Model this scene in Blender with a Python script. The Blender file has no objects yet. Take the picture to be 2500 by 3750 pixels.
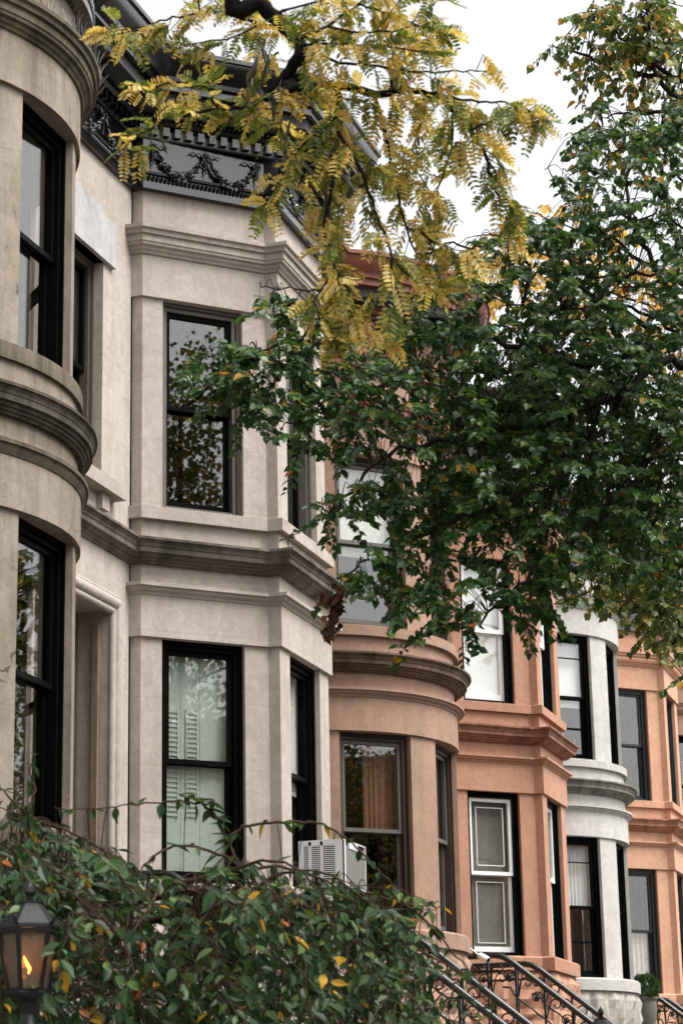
import bpy, math, random
from mathutils import Vector, Matrix
R_ = math.radians
sc = bpy.context.scene
C = sc.collection
rnd = random.Random(7)

# ---------------------------------------------------------------- camera
F_PX, W_PX, H_PX = 8181.83, 2500, 3750
YAW, PITCH, ROLL = R_(17.59779), R_(15.79617), R_(-1.16595)
CAM = Vector((0, 0, 1.6))
fwd = Vector((math.cos(PITCH)*math.cos(YAW), math.cos(PITCH)*math.sin(YAW), math.sin(PITCH)))
_r = fwd.cross(Vector((0, 0, 1))).normalized(); _u = _r.cross(fwd)
right = _r*math.cos(ROLL) + _u*math.sin(ROLL); up = -_r*math.sin(ROLL) + _u*math.cos(ROLL)
cd = bpy.data.cameras.new('camera'); cam = bpy.data.objects.new('camera', cd); C.objects.link(cam)
cam.matrix_world = Matrix((( right.x, up.x, -fwd.x, CAM.x), (right.y, up.y, -fwd.y, CAM.y), (right.z, up.z, -fwd.z, CAM.z), (0, 0, 0, 1)))
cd.sensor_fit = 'VERTICAL'; cd.sensor_height = 36.0; cd.lens = F_PX/H_PX*36.0
cd.clip_start = 0.1; cd.clip_end = 3000
cd.dof.use_dof = True; cd.dof.focus_distance = 20.0; cd.dof.aperture_fstop = 6.0
sc.camera = cam
# ---------------------------------------------------------------- sky, sun, exposure
SUN_EL, SUN_AZ = R_(57), math.atan2(0.0, -1.0)          # azimuth measured from +Y towards +X
sun_dir = Vector((math.sin(SUN_AZ)*math.cos(SUN_EL), math.cos(SUN_AZ)*math.cos(SUN_EL), math.sin(SUN_EL)))
w = bpy.data.worlds.new('World'); sc.world = w; w.use_nodes = True
nt = w.node_tree; nt.nodes.clear()
sky = nt.nodes.new('ShaderNodeTexSky'); sky.sky_type = 'NISHITA'; sky.sun_disc = False
sky.sun_elevation = SUN_EL; sky.sun_rotation = SUN_AZ; sky.air_density = 1.0; sky.dust_density = 4.0; sky.ozone_density = 1.0
hs = nt.nodes.new('ShaderNodeHueSaturation'); hs.inputs['Saturation'].default_value = 0.07
bg = nt.nodes.new('ShaderNodeBackground'); bg.inputs['Strength'].default_value = 0.12
wo = nt.nodes.new('ShaderNodeOutputWorld')
nt.links.new(sky.outputs[0], hs.inputs['Color']); nt.links.new(hs.outputs[0], bg.inputs['Color']); nt.links.new(bg.outputs[0], wo.inputs['Surface'])
ld = bpy.data.lights.new('sun', 'SUN'); ld.energy = 1.5; ld.angle = R_(40); ld.color = (1.0, 0.96, 0.9)
lo = bpy.data.objects.new('sun', ld); C.objects.link(lo); lo.rotation_euler = sun_dir.to_track_quat('Z', 'Y').to_euler()
sc.view_settings.view_transform = 'Standard'; sc.view_settings.look = 'None'
sc.view_settings.exposure = 1.47; sc.view_settings.gamma = 1.0
sc.cycles.max_bounces = 8; sc.cycles.transparent_max_bounces = 12; sc.cycles.use_denoising = True

# ---------------------------------------------------------------- helpers
def at(px, py, D):
    """world point seen at photograph pixel (px, py), D metres away along the ground"""
    d = fwd*F_PX + right*(px-W_PX/2) - up*(py-H_PX/2)
    return CAM + d*(D/math.hypot(d.x, d.y))
class MB:
    def __init__(s): s.v = []; s.f = []; s.m = []
    def add(s, vs, fs, mi=0):
        o = len(s.v); s.v.extend(vs)
        for f in fs: s.f.append(tuple(i+o for i in f)); s.m.append(mi)
    def box(s, a, b, mi=0):
        x0, y0, z0 = a; x1, y1, z1 = b
        s.add([(x0,y0,z0),(x1,y0,z0),(x1,y1,z0),(x0,y1,z0),(x0,y0,z1),(x1,y0,z1),(x1,y1,z1),(x0,y1,z1)],
              [(0,3,2,1),(4,5,6,7),(0,1,5,4),(1,2,6,5),(2,3,7,6),(3,0,4,7)], mi)
    def lbox(s, A, t, n, u0, u1, d0, d1, z0, z1, mi=0):
        """box in a wall's own frame: u along it, d outward, z absolute"""
        P = lambda u, d, z: (A[0]+t[0]*u+n[0]*d, A[1]+t[1]*u+n[1]*d, z)
        s.add([P(u0,d1,z0),P(u1,d1,z0),P(u1,d0,z0),P(u0,d0,z0),P(u0,d1,z1),P(u1,d1,z1),P(u1,d0,z1),P(u0,d0,z1)],
              [(0,3,2,1),(4,5,6,7),(0,1,5,4),(1,2,6,5),(2,3,7,6),(3,0,4,7)], mi)
    def tube(s, pts, r, n=8, mi=0, cap=True):
        pts = [Vector(p) for p in pts]
        if not hasattr(r, '__len__'): r = [r]*len(pts)
        o = len(s.v); N = len(pts); ref = None
        for i, p in enumerate(pts):
            t = (pts[min(i+1, N-1)] - pts[max(i-1, 0)])
            if t.length < 1e-9: t = Vector((0, 0, 1))
            t.normalize()
            if ref is None: ref = t.orthogonal().normalized()
            ref = (ref - t*ref.dot(t))
            if ref.length < 1e-6: ref = t.orthogonal()
            ref.normalize(); b = t.cross(ref)
            for k in range(n):
                a = 2*math.pi*k/n
                s.v.append(tuple(p + (ref*math.cos(a)+b*math.sin(a))*r[i]))
        for i in range(N-1):
            for k in range(n):
                k2 = (k+1) % n
                s.f.append((o+i*n+k, o+i*n+k2, o+(i+1)*n+k2, o+(i+1)*n+k)); s.m.append(mi)
        if cap:
            s.f.append(tuple(o+k for k in reversed(range(n)))); s.m.append(mi)
            s.f.append(tuple(o+(N-1)*n+k for k in range(n))); s.m.append(mi)
    def lathe(s, c, prof, n=16, mi=0):
        o = len(s.v)
        for (r, z) in prof:
            for k in range(n):
                a = 2*math.pi*k/n; s.v.append((c[0]+r*math.cos(a), c[1]+r*math.sin(a), c[2]+z))
        for i in range(len(prof)-1):
            for k in range(n):
                k2 = (k+1) % n
                s.f.append((o+i*n+k, o+i*n+k2, o+(i+1)*n+k2, o+(i+1)*n+k)); s.m.append(mi)
    def blob(s, c, rx, ry=None, rz=None, mi=0, rot=0.0):
        ry = ry or rx; rz = rz or rx
        ca, sa = math.cos(rot), math.sin(rot)
        vs = []
        for (x, y, z) in _ICO[0]:
            x *= rx; y *= ry; vs.append((c[0]+x*ca-y*sa, c[1]+x*sa+y*ca, c[2]+z*rz))
        s.add(vs, _ICO[1], mi)
    def build(s, name, mats, parent=None, smooth=None):
        org = Vector(ORG.get(parent.name, (0, 0, 0))) if parent else Vector((0, 0, 0))
        me = bpy.data.meshes.new(name)
        me.from_pydata([(v[0]-org.x, v[1]-org.y, v[2]-org.z) for v in s.v], [], s.f)
        if not isinstance(mats, (list, tuple)): mats = [mats]
        for m in mats: me.materials.append(m)
        if len(mats) > 1: me.polygons.foreach_set('material_index', s.m)
        if smooth is not None:
            me.polygons.foreach_set('use_smooth', [True]*len(me.polygons))
            if smooth < 180: me.set_sharp_from_angle(angle=R_(smooth))
        me.update()
        o = bpy.data.objects.new(name, me); C.objects.link(o)
        if parent: o.parent = parent; ORG[o.name] = org
        return o
ORG = {}
def _ico():
    p = (1+5**.5)/2; n = math.hypot(1, p)
    v = [(-1,p,0),(1,p,0),(-1,-p,0),(1,-p,0),(0,-1,p),(0,1,p),(0,-1,-p),(0,1,-p),(p,0,-1),(p,0,1),(-p,0,-1),(-p,0,1)]
    f = [(0,11,5),(0,5,1),(0,1,7),(0,7,10),(0,10,11),(1,5,9),(5,11,4),(11,10,2),(10,7,6),(7,1,8),(3,9,4),(3,4,2),(3,2,6),(3,6,8),(3,8,9),(4,9,5),(2,4,11),(6,2,10),(8,6,7),(9,8,1)]
    return [(a/n, b/n, c/n) for a, b, c in v], f
_ICO = _ico()
def tag(o, label=None, cat=None, group=None, kind=None):
    for k, v in (('label', label), ('category', cat), ('group', group), ('kind', kind)):
        if v: o[k] = v
    return o
def empty(name, loc, label, cat, group=None):
    o = bpy.data.objects.new(name, None); C.objects.link(o); o.location = loc; ORG[o.name] = Vector(loc)
    o.empty_display_size = .2
    return tag(o, label, cat, group)

# ---------------------------------------------------------------- materials
def nodes(name):
    m = bpy.data.materials.new(name); m.use_nodes = True; nt = m.node_tree; nt.nodes.clear()
    out = nt.nodes.new('ShaderNodeOutputMaterial')
    def N(t, **kw):
        n = nt.nodes.new(t)
        for k, v in kw.items():
            if k in n.inputs: n.inputs[k].default_value = v
            else: setattr(n, k, v)
        return n
    L = lambda a, b: nt.links.new(a, b)
    return m, nt, out, N, L
def col(c): return (c[0], c[1], c[2], 1)
def ramp(N, stops, interp='LINEAR'):
    r = N('ShaderNodeValToRGB'); cr = r.color_ramp; cr.interpolation = interp
    while len(cr.elements) < len(stops): cr.elements.new(.5)
    for e, (p, c) in zip(cr.elements, stops): e.position = p; e.color = col(c)
    return r
def mixc(N, L, fac, a, b, mode='MIX'):
    x = N('ShaderNodeMix', data_type='RGBA', blend_type=mode)
    if hasattr(fac, 'links'): L(fac, x.inputs[0])
    else: x.inputs[0].default_value = fac
    for s, i in ((a, 6), (b, 7)):
        if hasattr(s, 'links'): L(s, x.inputs[i])
        else: x.inputs[i].default_value = col(s)
    return x.outputs[2]
def stone(name, c, c2, stain, amt=.5, rough=.85, bump=.25, joints=0.0, grain=1.0, crack=False):
    """weathered dressed stone: mottled bed colour, vertical run-off streaks, fine grain, optional ashlar joints"""
    m, nt, out, N, L = nodes(name)
    g = N('ShaderNodeNewGeometry'); pos = g.outputs['Position']
    n1 = N('ShaderNodeTexNoise', Scale=1.3, Detail=6.0, Roughness=.6); L(pos, n1.inputs['Vector'])
    mp = N('ShaderNodeMapping'); mp.inputs['Scale'].default_value = (5.0, 5.0, .55); L(pos, mp.inputs['Vector'])
    n2 = N('ShaderNodeTexNoise', Scale=1.0, Detail=5.0, Roughness=.65, Distortion=.35); L(mp.outputs[0], n2.inputs['Vector'])
    n3 = N('ShaderNodeTexNoise', Scale=90.0*grain, Detail=4.0, Roughness=.7); L(pos, n3.inputs['Vector'])
    n4 = N('ShaderNodeTexNoise', Scale=9.0, Detail=7.0, Roughness=.7, Distortion=.8); L(pos, n4.inputs['Vector'])
    r1 = ramp(N, [(.35, (0,0,0)), (.68, (1,1,1))]); L(n1.outputs[0], r1.inputs[0])
    r2 = ramp(N, [(.47, (0,0,0)), (.68, (1,1,1))]); L(n2.outputs[0], r2.inputs[0])
    a = mixc(N, L, r1.outputs[0], c, c2)
    mu = N('ShaderNodeMath', operation='MULTIPLY'); L(r2.outputs[0], mu.inputs[0]); mu.inputs[1].default_value = amt
    b = mixc(N, L, mu.outputs[0], a, stain)
    r4 = ramp(N, [(.3, (.73,.72,.71)), (.7, (1.12,1.12,1.12))]); L(n4.outputs[0], r4.inputs[0])
    b = mixc(N, L, .75, b, r4.outputs[0], 'MULTIPLY')
    r3 = ramp(N, [(.3, (.88,.88,.88)), (.7, (1.06,1.06,1.06))]); L(n3.outputs[0], r3.inputs[0])
    b = mixc(N, L, .8, b, r3.outputs[0], 'MULTIPLY')
    h = N('ShaderNodeMath', operation='ADD'); L(n3.outputs[0], h.inputs[0])
    m4 = N('ShaderNodeMath', operation='MULTIPLY'); L(n4.outputs[0], m4.inputs[0]); m4.inputs[1].default_value = 1.6; L(m4.outputs[0], h.inputs[1])
    hh = h.outputs[0]
    if joints:
        sx = N('ShaderNodeSeparateXYZ'); L(pos, sx.inputs[0])
        sb = N('ShaderNodeMath', operation='SUBTRACT'); L(sx.outputs[0], sb.inputs[0]); L(sx.outputs[1], sb.inputs[1])
        cx = N('ShaderNodeCombineXYZ'); L(sb.outputs[0], cx.inputs[0]); L(sx.outputs[2], cx.inputs[1])
        bk = N('ShaderNodeTexBrick', Scale=1.0); bk.inputs['Mortar Size'].default_value = .004; bk.inputs['Brick Width'].default_value = 1.7; bk.inputs['Row Height'].default_value = .62
        bk.inputs['Color1'].default_value = (1,1,1,1); bk.inputs['Color2'].default_value = (.93,.93,.92,1); bk.inputs['Mortar'].default_value = (.55,.52,.5,1)
        L(cx.outputs[0], bk.inputs['Vector'])
        b = mixc(N, L, joints, b, bk.outputs['Color'], 'MULTIPLY')
    if crack:
        nd = N('ShaderNodeTexNoise', Scale=2.2, Detail=5.0); L(pos, nd.inputs['Vector'])
        va = N('ShaderNodeVectorMath', operation='SCALE'); L(nd.outputs['Color'], va.inputs[0]); va.inputs['Scale'].default_value = .55
        vb = N('ShaderNodeVectorMath', operation='ADD'); L(pos, vb.inputs[0]); L(va.outputs[0], vb.inputs[1])
        vo = N('ShaderNodeTexVoronoi', feature='DISTANCE_TO_EDGE', Scale=.75); L(vb.outputs[0], vo.inputs['Vector'])
        rc = ramp(N, [(.0, (.25,.2,.15)), (.006, (1,1,1))]); L(vo.outputs['Distance'], rc.inputs[0])
        rm = ramp(N, [(.52, (0,0,0)), (.56, (1,1,1))]); L(n1.outputs[0], rm.inputs[0])
        b = mixc(N, L, rm.outputs[0], b, mixc(N, L, 1.0, b, rc.outputs[0], 'MULTIPLY'))
    p = N('ShaderNodeBsdfPrincipled', Roughness=rough); L(b, p.inputs['Base Color']); p.inputs['Specular IOR Level'].default_value = .25
    bp = N('ShaderNodeBump', Strength=bump, Distance=.01); L(hh, bp.inputs['Height']); L(bp.outputs[0], p.inputs['Normal'])
    L(p.outputs[0], out.inputs[0])
    return m
def paint(name, c, rough=.45, var=.15, bump=.05, metal=0.0, spec=.5, scale=14.0, coat=0.0):
    m, nt, out, N, L = nodes(name)
    g = N('ShaderNodeNewGeometry')
    n = N('ShaderNodeTexNoise', Scale=scale, Detail=6.0, Roughness=.65); L(g.outputs['Position'], n.inputs['Vector'])
    r = ramp(N, [(.3, tuple(x*(1-var) for x in c)), (.7, tuple(min(1, x*(1+var)) for x in c))]); L(n.outputs[0], r.inputs[0])
    p = N('ShaderNodeBsdfPrincipled', Metallic=metal); L(r.outputs[0], p.inputs['Base Color']); p.inputs['Specular IOR Level'].default_value = spec
    p.inputs['Coat Weight'].default_value = coat; p.inputs['Coat Roughness'].default_value = .12; p.inputs['Coat IOR'].default_value = 2.0
    rr = N('ShaderNodeMapRange'); L(n.outputs[0], rr.inputs[0]); rr.inputs[3].default_value = max(.05, rough-.12); rr.inputs[4].default_value = min(1, rough+.12); L(rr.outputs[0], p.inputs['Roughness'])
    bp = N('ShaderNodeBump', Strength=bump, Distance=.01); L(n.outputs[0], bp.inputs['Height']); L(bp.outputs[0], p.inputs['Normal'])
    L(p.outputs[0], out.inputs[0]); return m
def glass(name, r0=.07, tint=(.96,.97,.965)):
    """window glass: clear, mirror share rising towards grazing (Schlick), the same from both sides"""
    m, nt, out, N, L = nodes(name)
    g = N('ShaderNodeNewGeometry')
    dt = N('ShaderNodeVectorMath', operation='DOT_PRODUCT'); L(g.outputs['Normal'], dt.inputs[0]); L(g.outputs['Incoming'], dt.inputs[1])
    ab = N('ShaderNodeMath', operation='ABSOLUTE'); L(dt.outputs['Value'], ab.inputs[0])
    su = N('ShaderNodeMath', operation='SUBTRACT'); su.inputs[0].default_value = 1.0; L(ab.outputs[0], su.inputs[1])
    pw = N('ShaderNodeMath', operation='POWER'); L(su.outputs[0], pw.inputs[0]); pw.inputs[1].default_value = 4.5
    ml = N('ShaderNodeMath', operation='MULTIPLY_ADD'); L(pw.outputs[0], ml.inputs[0]); ml.inputs[1].default_value = 1-r0; ml.inputs[2].default_value = r0
    tr = N('ShaderNodeBsdfTransparent', Color=col(tint)); gl = N('ShaderNodeBsdfGlossy', Roughness=.012)
    mx = N('ShaderNodeMixShader'); L(ml.outputs[0], mx.inputs[0]); L(tr.outputs[0], mx.inputs[1]); L(gl.outputs[0], mx.inputs[2])
    L(mx.outputs[0], out.inputs[0]); return m
def leafmat(name, stops, rough=.42, trans=.3, spec=.5, tgain=1.4):
    m, nt, out, N, L = nodes(name)
    g = N('ShaderNodeNewGeometry')
    r = ramp(N, stops, 'CONSTANT'); L(g.outputs['Random Per Island'], r.inputs[0])
    n = N('ShaderNodeTexNoise', Scale=25.0, Detail=3.0); L(g.outputs['Position'], n.inputs['Vector'])
    rv = ramp(N, [(.3, (.7,.7,.7)), (.7, (1.2,1.2,1.2))]); L(n.outputs[0], rv.inputs[0])
    b = mixc(N, L, 1.0, r.outputs[0], rv.outputs[0], 'MULTIPLY')
    p = N('ShaderNodeBsdfPrincipled', Roughness=rough); L(b, p.inputs['Base Color']); p.inputs['Specular IOR Level'].default_value = spec
    t = N('ShaderNodeBsdfTranslucent'); bt = mixc(N, L, 1.0, b, (tgain, tgain, tgain*.6), 'MULTIPLY'); L(bt, t.inputs[0])
    mx = N('ShaderNodeMixShader'); mx.inputs[0].default_value = trans; L(p.outputs[0], mx.inputs[1]); L(t.outputs[0], mx.inputs[2])
    L(mx.outputs[0], out.inputs[0]); return m
def bark(name, c, scale=30):
    m, nt, out, N, L = nodes(name)
    g = N('ShaderNodeNewGeometry'); mp = N('ShaderNodeMapping'); mp.inputs['Scale'].default_value = (1, 1, .3); L(g.outputs['Position'], mp.inputs[0])
    n = N('ShaderNodeTexNoise', Scale=scale, Detail=6.0, Roughness=.7); L(mp.outputs[0], n.inputs['Vector'])
    r = ramp(N, [(.3, tuple(x*.5 for x in c)), (.7, tuple(x*1.5 for x in c))]); L(n.outputs[0], r.inputs[0])
    p = N('ShaderNodeBsdfPrincipled', Roughness=.9); L(r.outputs[0], p.inputs['Base Color']); p.inputs['Specular IOR Level'].default_value = .1
    bp = N('ShaderNodeBump', Strength=.6, Distance=.01); L(n.outputs[0], bp.inputs['Height']); L(bp.outputs[0], p.inputs['Normal'])
    L(p.outputs[0], out.inputs[0]); return m

M_black = paint('black_cornice_paint', (.0035,.004,.0048), .22, .4, .25, 0, .35, 22, coat=.4)
M_iron = paint('black_iron', (.005,.0055,.006), .26, .4, .12, 0, .6, 40)
M_glass = glass('window_glass', .085)
M_room = paint('dark_room', (.035,.032,.03), .9, .3, 0, 0, .1)
M_roof = paint('roofing', (.05,.05,.05), .9)
def house_mats(key, c, c2, stain, amt, moul=None, frame=(.006,.006,.006), sash=None, joints=0.0, corn=None, crack=False, bump=.25, moulamt=.9):
    d = {'wall': stone(key+'_stone', c, c2, stain, amt, joints=joints, bump=bump, crack=crack)}
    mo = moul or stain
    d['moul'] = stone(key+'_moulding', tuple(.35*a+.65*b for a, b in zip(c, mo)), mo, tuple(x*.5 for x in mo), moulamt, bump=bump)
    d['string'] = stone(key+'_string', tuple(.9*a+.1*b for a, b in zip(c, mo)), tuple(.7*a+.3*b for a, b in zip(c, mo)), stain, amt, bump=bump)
    d['frame'] = paint(key+'_frame', frame, .4, spec=.15); d['sash'] = paint(key+'_sash', sash or frame, .35, spec=.15)
    d['corn'] = corn or M_black
    return d

# ---------------------------------------------------------------- plan geometry
YW = 7.97                                     # facade plane of the terrace
def norm2(a): l = math.hypot(*a); return (a[0]/l, a[1]/l)
def offs(pts, d):
    """mitre offset, positive towards the street (-Y side of a left-to-right line)"""
    out = []; n = len(pts)
    for i in range(n):
        ns = []
        if i > 0: t = norm2((pts[i][0]-pts[i-1][0], pts[i][1]-pts[i-1][1])); ns.append((t[1], -t[0]))
        if i < n-1: t = norm2((pts[i+1][0]-pts[i][0], pts[i+1][1]-pts[i][1])); ns.append((t[1], -t[0]))
        if len(ns) == 1: m = ns[0]; k = 1
        else:
            m = norm2((ns[0][0]+ns[1][0], ns[0][1]+ns[1][1])); k = 1/max(.3, m[0]*ns[0][0]+m[1]*ns[0][1])
        out.append((pts[i][0]+m[0]*d*k, pts[i][1]+m[1]*d*k))
    return out
def sweep(mb, prof, pts, mi=0, closed=True):
    """profile [(d, z)...] carried along a plan line"""
    n = len(pts); P = [offs(pts, d) for d, z in prof]; o = len(mb.v); K = len(prof)
    for j, (d, z) in enumerate(prof):
        for i in range(n): mb.v.append((P[j][i][0], P[j][i][1], z))
    for j in range(K if closed else K-1):
        j2 = (j+1) % K
        for i in range(n-1):
            mb.f.append((o+j*n+i, o+j*n+i+1, o+j2*n+i+1, o+j2*n+i)); mb.m.append(mi)
    if closed:
        mb.f.append(tuple(o+j*n for j in reversed(range(K)))); mb.m.append(mi)
        mb.f.append(tuple(o+j*n+n-1 for j in range(K))); mb.m.append(mi)
def slen(pts):
    s = [0]
    for a, b in zip(pts, pts[1:]): s.append(s[-1]+math.hypot(b[0]-a[0], b[1]-a[1]))
    return s
def sub(pts, s0, s1):
    S = slen(pts)
    def P(s):
        for i in range(len(S)-1):
            if s <= S[i+1]+1e-9:
                k = (s-S[i])/max(1e-9, S[i+1]-S[i]); return (pts[i][0]+(pts[i+1][0]-pts[i][0])*k, pts[i][1]+(pts[i+1][1]-pts[i][1])*k)
        return pts[-1]
    return [P(s0)] + [p for p, s in zip(pts, S) if s0+1e-4 < s < s1-1e-4] + [P(s1)]
def band(mb, pts, z0, z1, off, back=-.32, mi=0): sweep(mb, [(back, z0), (off, z0), (off, z1), (back, z1)], pts, mi)
BW = .918; RT, RF = .12, .134; FW = 1.53
def plan_angled(xc):
    h = FW/2; yf = YW-RT-BW-RF
    return [(xc-h-BW, YW), (xc-h-BW, YW-RT), (xc-h, YW-RT-BW), (xc-h, yf), (xc+h, yf), (xc+h, YW-RT-BW), (xc+h+BW, YW-RT), (xc+h+BW, YW)]
def plan_angled_simple(xc):
    h = FW/2; yf = YW-RT-BW-RF; e = .06
    return [(xc-h-BW-e, YW), (xc-h+e*1.2, yf), (xc+h-e*1.2, yf), (xc+h+BW+e, YW)]
BR, BYC = 1.80, 8.63
BTH = math.degrees(math.acos((BYC-YW)/BR))
def plan_bow(xc, step=3.0):
    n = int(2*BTH/step)
    return [(xc+BR*math.sin(R_(-BTH+2*BTH*i/n)), BYC-BR*math.cos(R_(-BTH+2*BTH*i/n))) for i in range(n+1)]

# ---------------------------------------------------------------- window
def window(par, A, B, z0, z1, mats, rec=.10, inside=None, meet=.5, muntin=False, fw=.07, lead=False, sashw=.05):
    A = Vector(A); B = Vector(B); t = (B-A); Lw = t.length; t = t/Lw; n = Vector((t.y, -t.x))
    mb = MB()
    for (u0, u1, a, b) in ((0, fw, z0, z1), (Lw-fw, Lw, z0, z1), (fw, Lw-fw, z1-fw, z1), (fw, Lw-fw, z0, z0+.05)):
        mb.lbox(A, t, n, u0, u1, -rec-.16, -rec, a, b)
    e = fw*.45                                                          # moulded inner step of the frame
    for (u0, u1, a, b) in ((0, e, z0, z1), (Lw-e, Lw, z0, z1), (e, Lw-e, z1-e, z1)):
        mb.lbox(A, t, n, u0, u1, -rec+.002, -rec+.03, a, b)
    win = mb.build('window', mats['frame'], par)
    zm = z0 + (z1-z0)*meet
    for (a, b, d, k) in ((zm-.02, z1-fw+.004, -rec-.035, 0), (z0+.046, zm+.025, -rec-.085, 1)):
        s = MB(); sw = sashw; u0, u1 = fw-.004, Lw-fw+.004
        for (ua, ub, za, zb) in ((u0, u0+sw, a, b), (u1-sw, u1, a, b), (u0+sw, u1-sw, b-sw, b), (u0+sw, u1-sw, a, a+sw*(1.5 if k else .9))):
            s.lbox(A, t, n, ua, ub, d-.045, d, za, zb)
        if muntin and not k: s.lbox(A, t, n, u0+sw, u1-sw, d-.04, d-.008, b-sw-(b-a)*.27, b-sw-(b-a)*.27+.018)
        if muntin and k: s.lbox(A, t, n, u0+sw, u1-sw, d-.04, d-.008, a+(b-a)*.46, a+(b-a)*.46+.035)
        so = s.build('sash', mats['sash'], win)
        g = MB(); g.lbox(A, t, n, u0+sw-.004, u1-sw+.004, d-.027, d-.021, a+sw*.9, b-sw+.004); g.build('pane', mats.get('glass', M_glass), win)
        if lead:
            q = MB(); i = .075; ua, ub, za, zb = u0+sw+i, u1-sw-i, a+sw+i, b-sw-i
            for (x0, x1, y0, y1) in ((ua, ua+.009, za, zb), (ub-.009, ub, za, zb), (ua+.009, ub-.009, za, za+.009), (ua+.009, ub-.009, zb-.009, zb)):
                q.lbox(A, t, n, x0, x1, d-.035, d-.012, y0, y1)
            q.build('leading', mats['sash'], win)
    if inside:
        di = -rec-.137
        kind, m = inside
        if kind == 'shutters':
            for (u0, u1) in ((fw, Lw*.33), (Lw*.335, Lw*.56), (Lw*.565, Lw-fw)):
                q = MB(); q.lbox(A, t, n, u0, u1, di-.03, di, z0+.05, z1-fw)
                if u0 > fw+.01 or True:
                    for (pa, pb) in ((.53, .72), (.28, .47)) if u0 < Lw*.5 else ():
                        ya, yb = z0+(z1-z0)*pa, z0+(z1-z0)*pb; w0, w1 = u0+(u1-u0)*.30, u1-(u1-u0)*.18
                        k = 0
                        while ya+.045*k < yb:
                            z = ya+.045*k; q.lbox(A, t, n, w0, w1, di+.001, di+.012, z, z+.022); k += 1
                        q.lbox(A, t, n, w0-.01, w0, di+.001, di+.016, ya-.02, yb+.02); q.lbox(A, t, n, w1, w1+.01, di+.001, di+.016, ya-.02, yb+.02)
                q.build('shutter', m, win)
        elif kind == 'blind':
            q = MB(); q.lbox(A, t, n, fw, Lw-fw, di-.02, di, z0+.05, z1-fw); q.build('blind', m, win)
        elif kind == 'half_blind':
            q = MB(); q.lbox(A, t, n, fw, Lw-fw, di-.02, di, zm-.15, z1-fw); q.build('blind', m, win)
        elif kind == 'low_curtain':
            q = MB(); k = 26; pts = []
            for i in range(k+1):
                u = fw+(Lw-2*fw)*i/k; pts.append((u, di-.03+.02*math.sin(i*1.7)))
            vs = []
            for (u, d) in pts:
                for z in (z0+.05, zm if True else z1): p = A+t*u+n*d; vs.append((p.x, p.y, z))
            q.add(vs, [(2*i, 2*i+2, 2*i+3, 2*i+1) for i in range(k)])
            vs2 = [(x-n.x*.006, y-n.y*.006, z) for x, y, z in vs]; q.add(vs2, [(2*i+1, 2*i+3, 2*i+2, 2*i) for i in range(k)])
            q.build('curtain', m, win)
        elif kind == 'curtain_side':
            q = MB(); k = 20; vs = []
            for i in range(k+1):
                u = Lw*.45+(Lw*.55-fw)*i/k; d = di-.03+.015*math.sin(i*1.9)
                for z in (zm-.02, z1-fw): p = A+t*u+n*d; vs.append((p.x, p.y, z))
            q.add(vs, [(2*i, 2*i+2, 2*i+3, 2*i+1) for i in range(k)])
            q.add([(x-n.x*.006, y-n.y*.006, z) for x, y, z in vs], [(2*i+1, 2*i+3, 2*i+2, 2*i) for i in range(k)])
            q.build('curtain', m, win)
    return win

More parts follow.
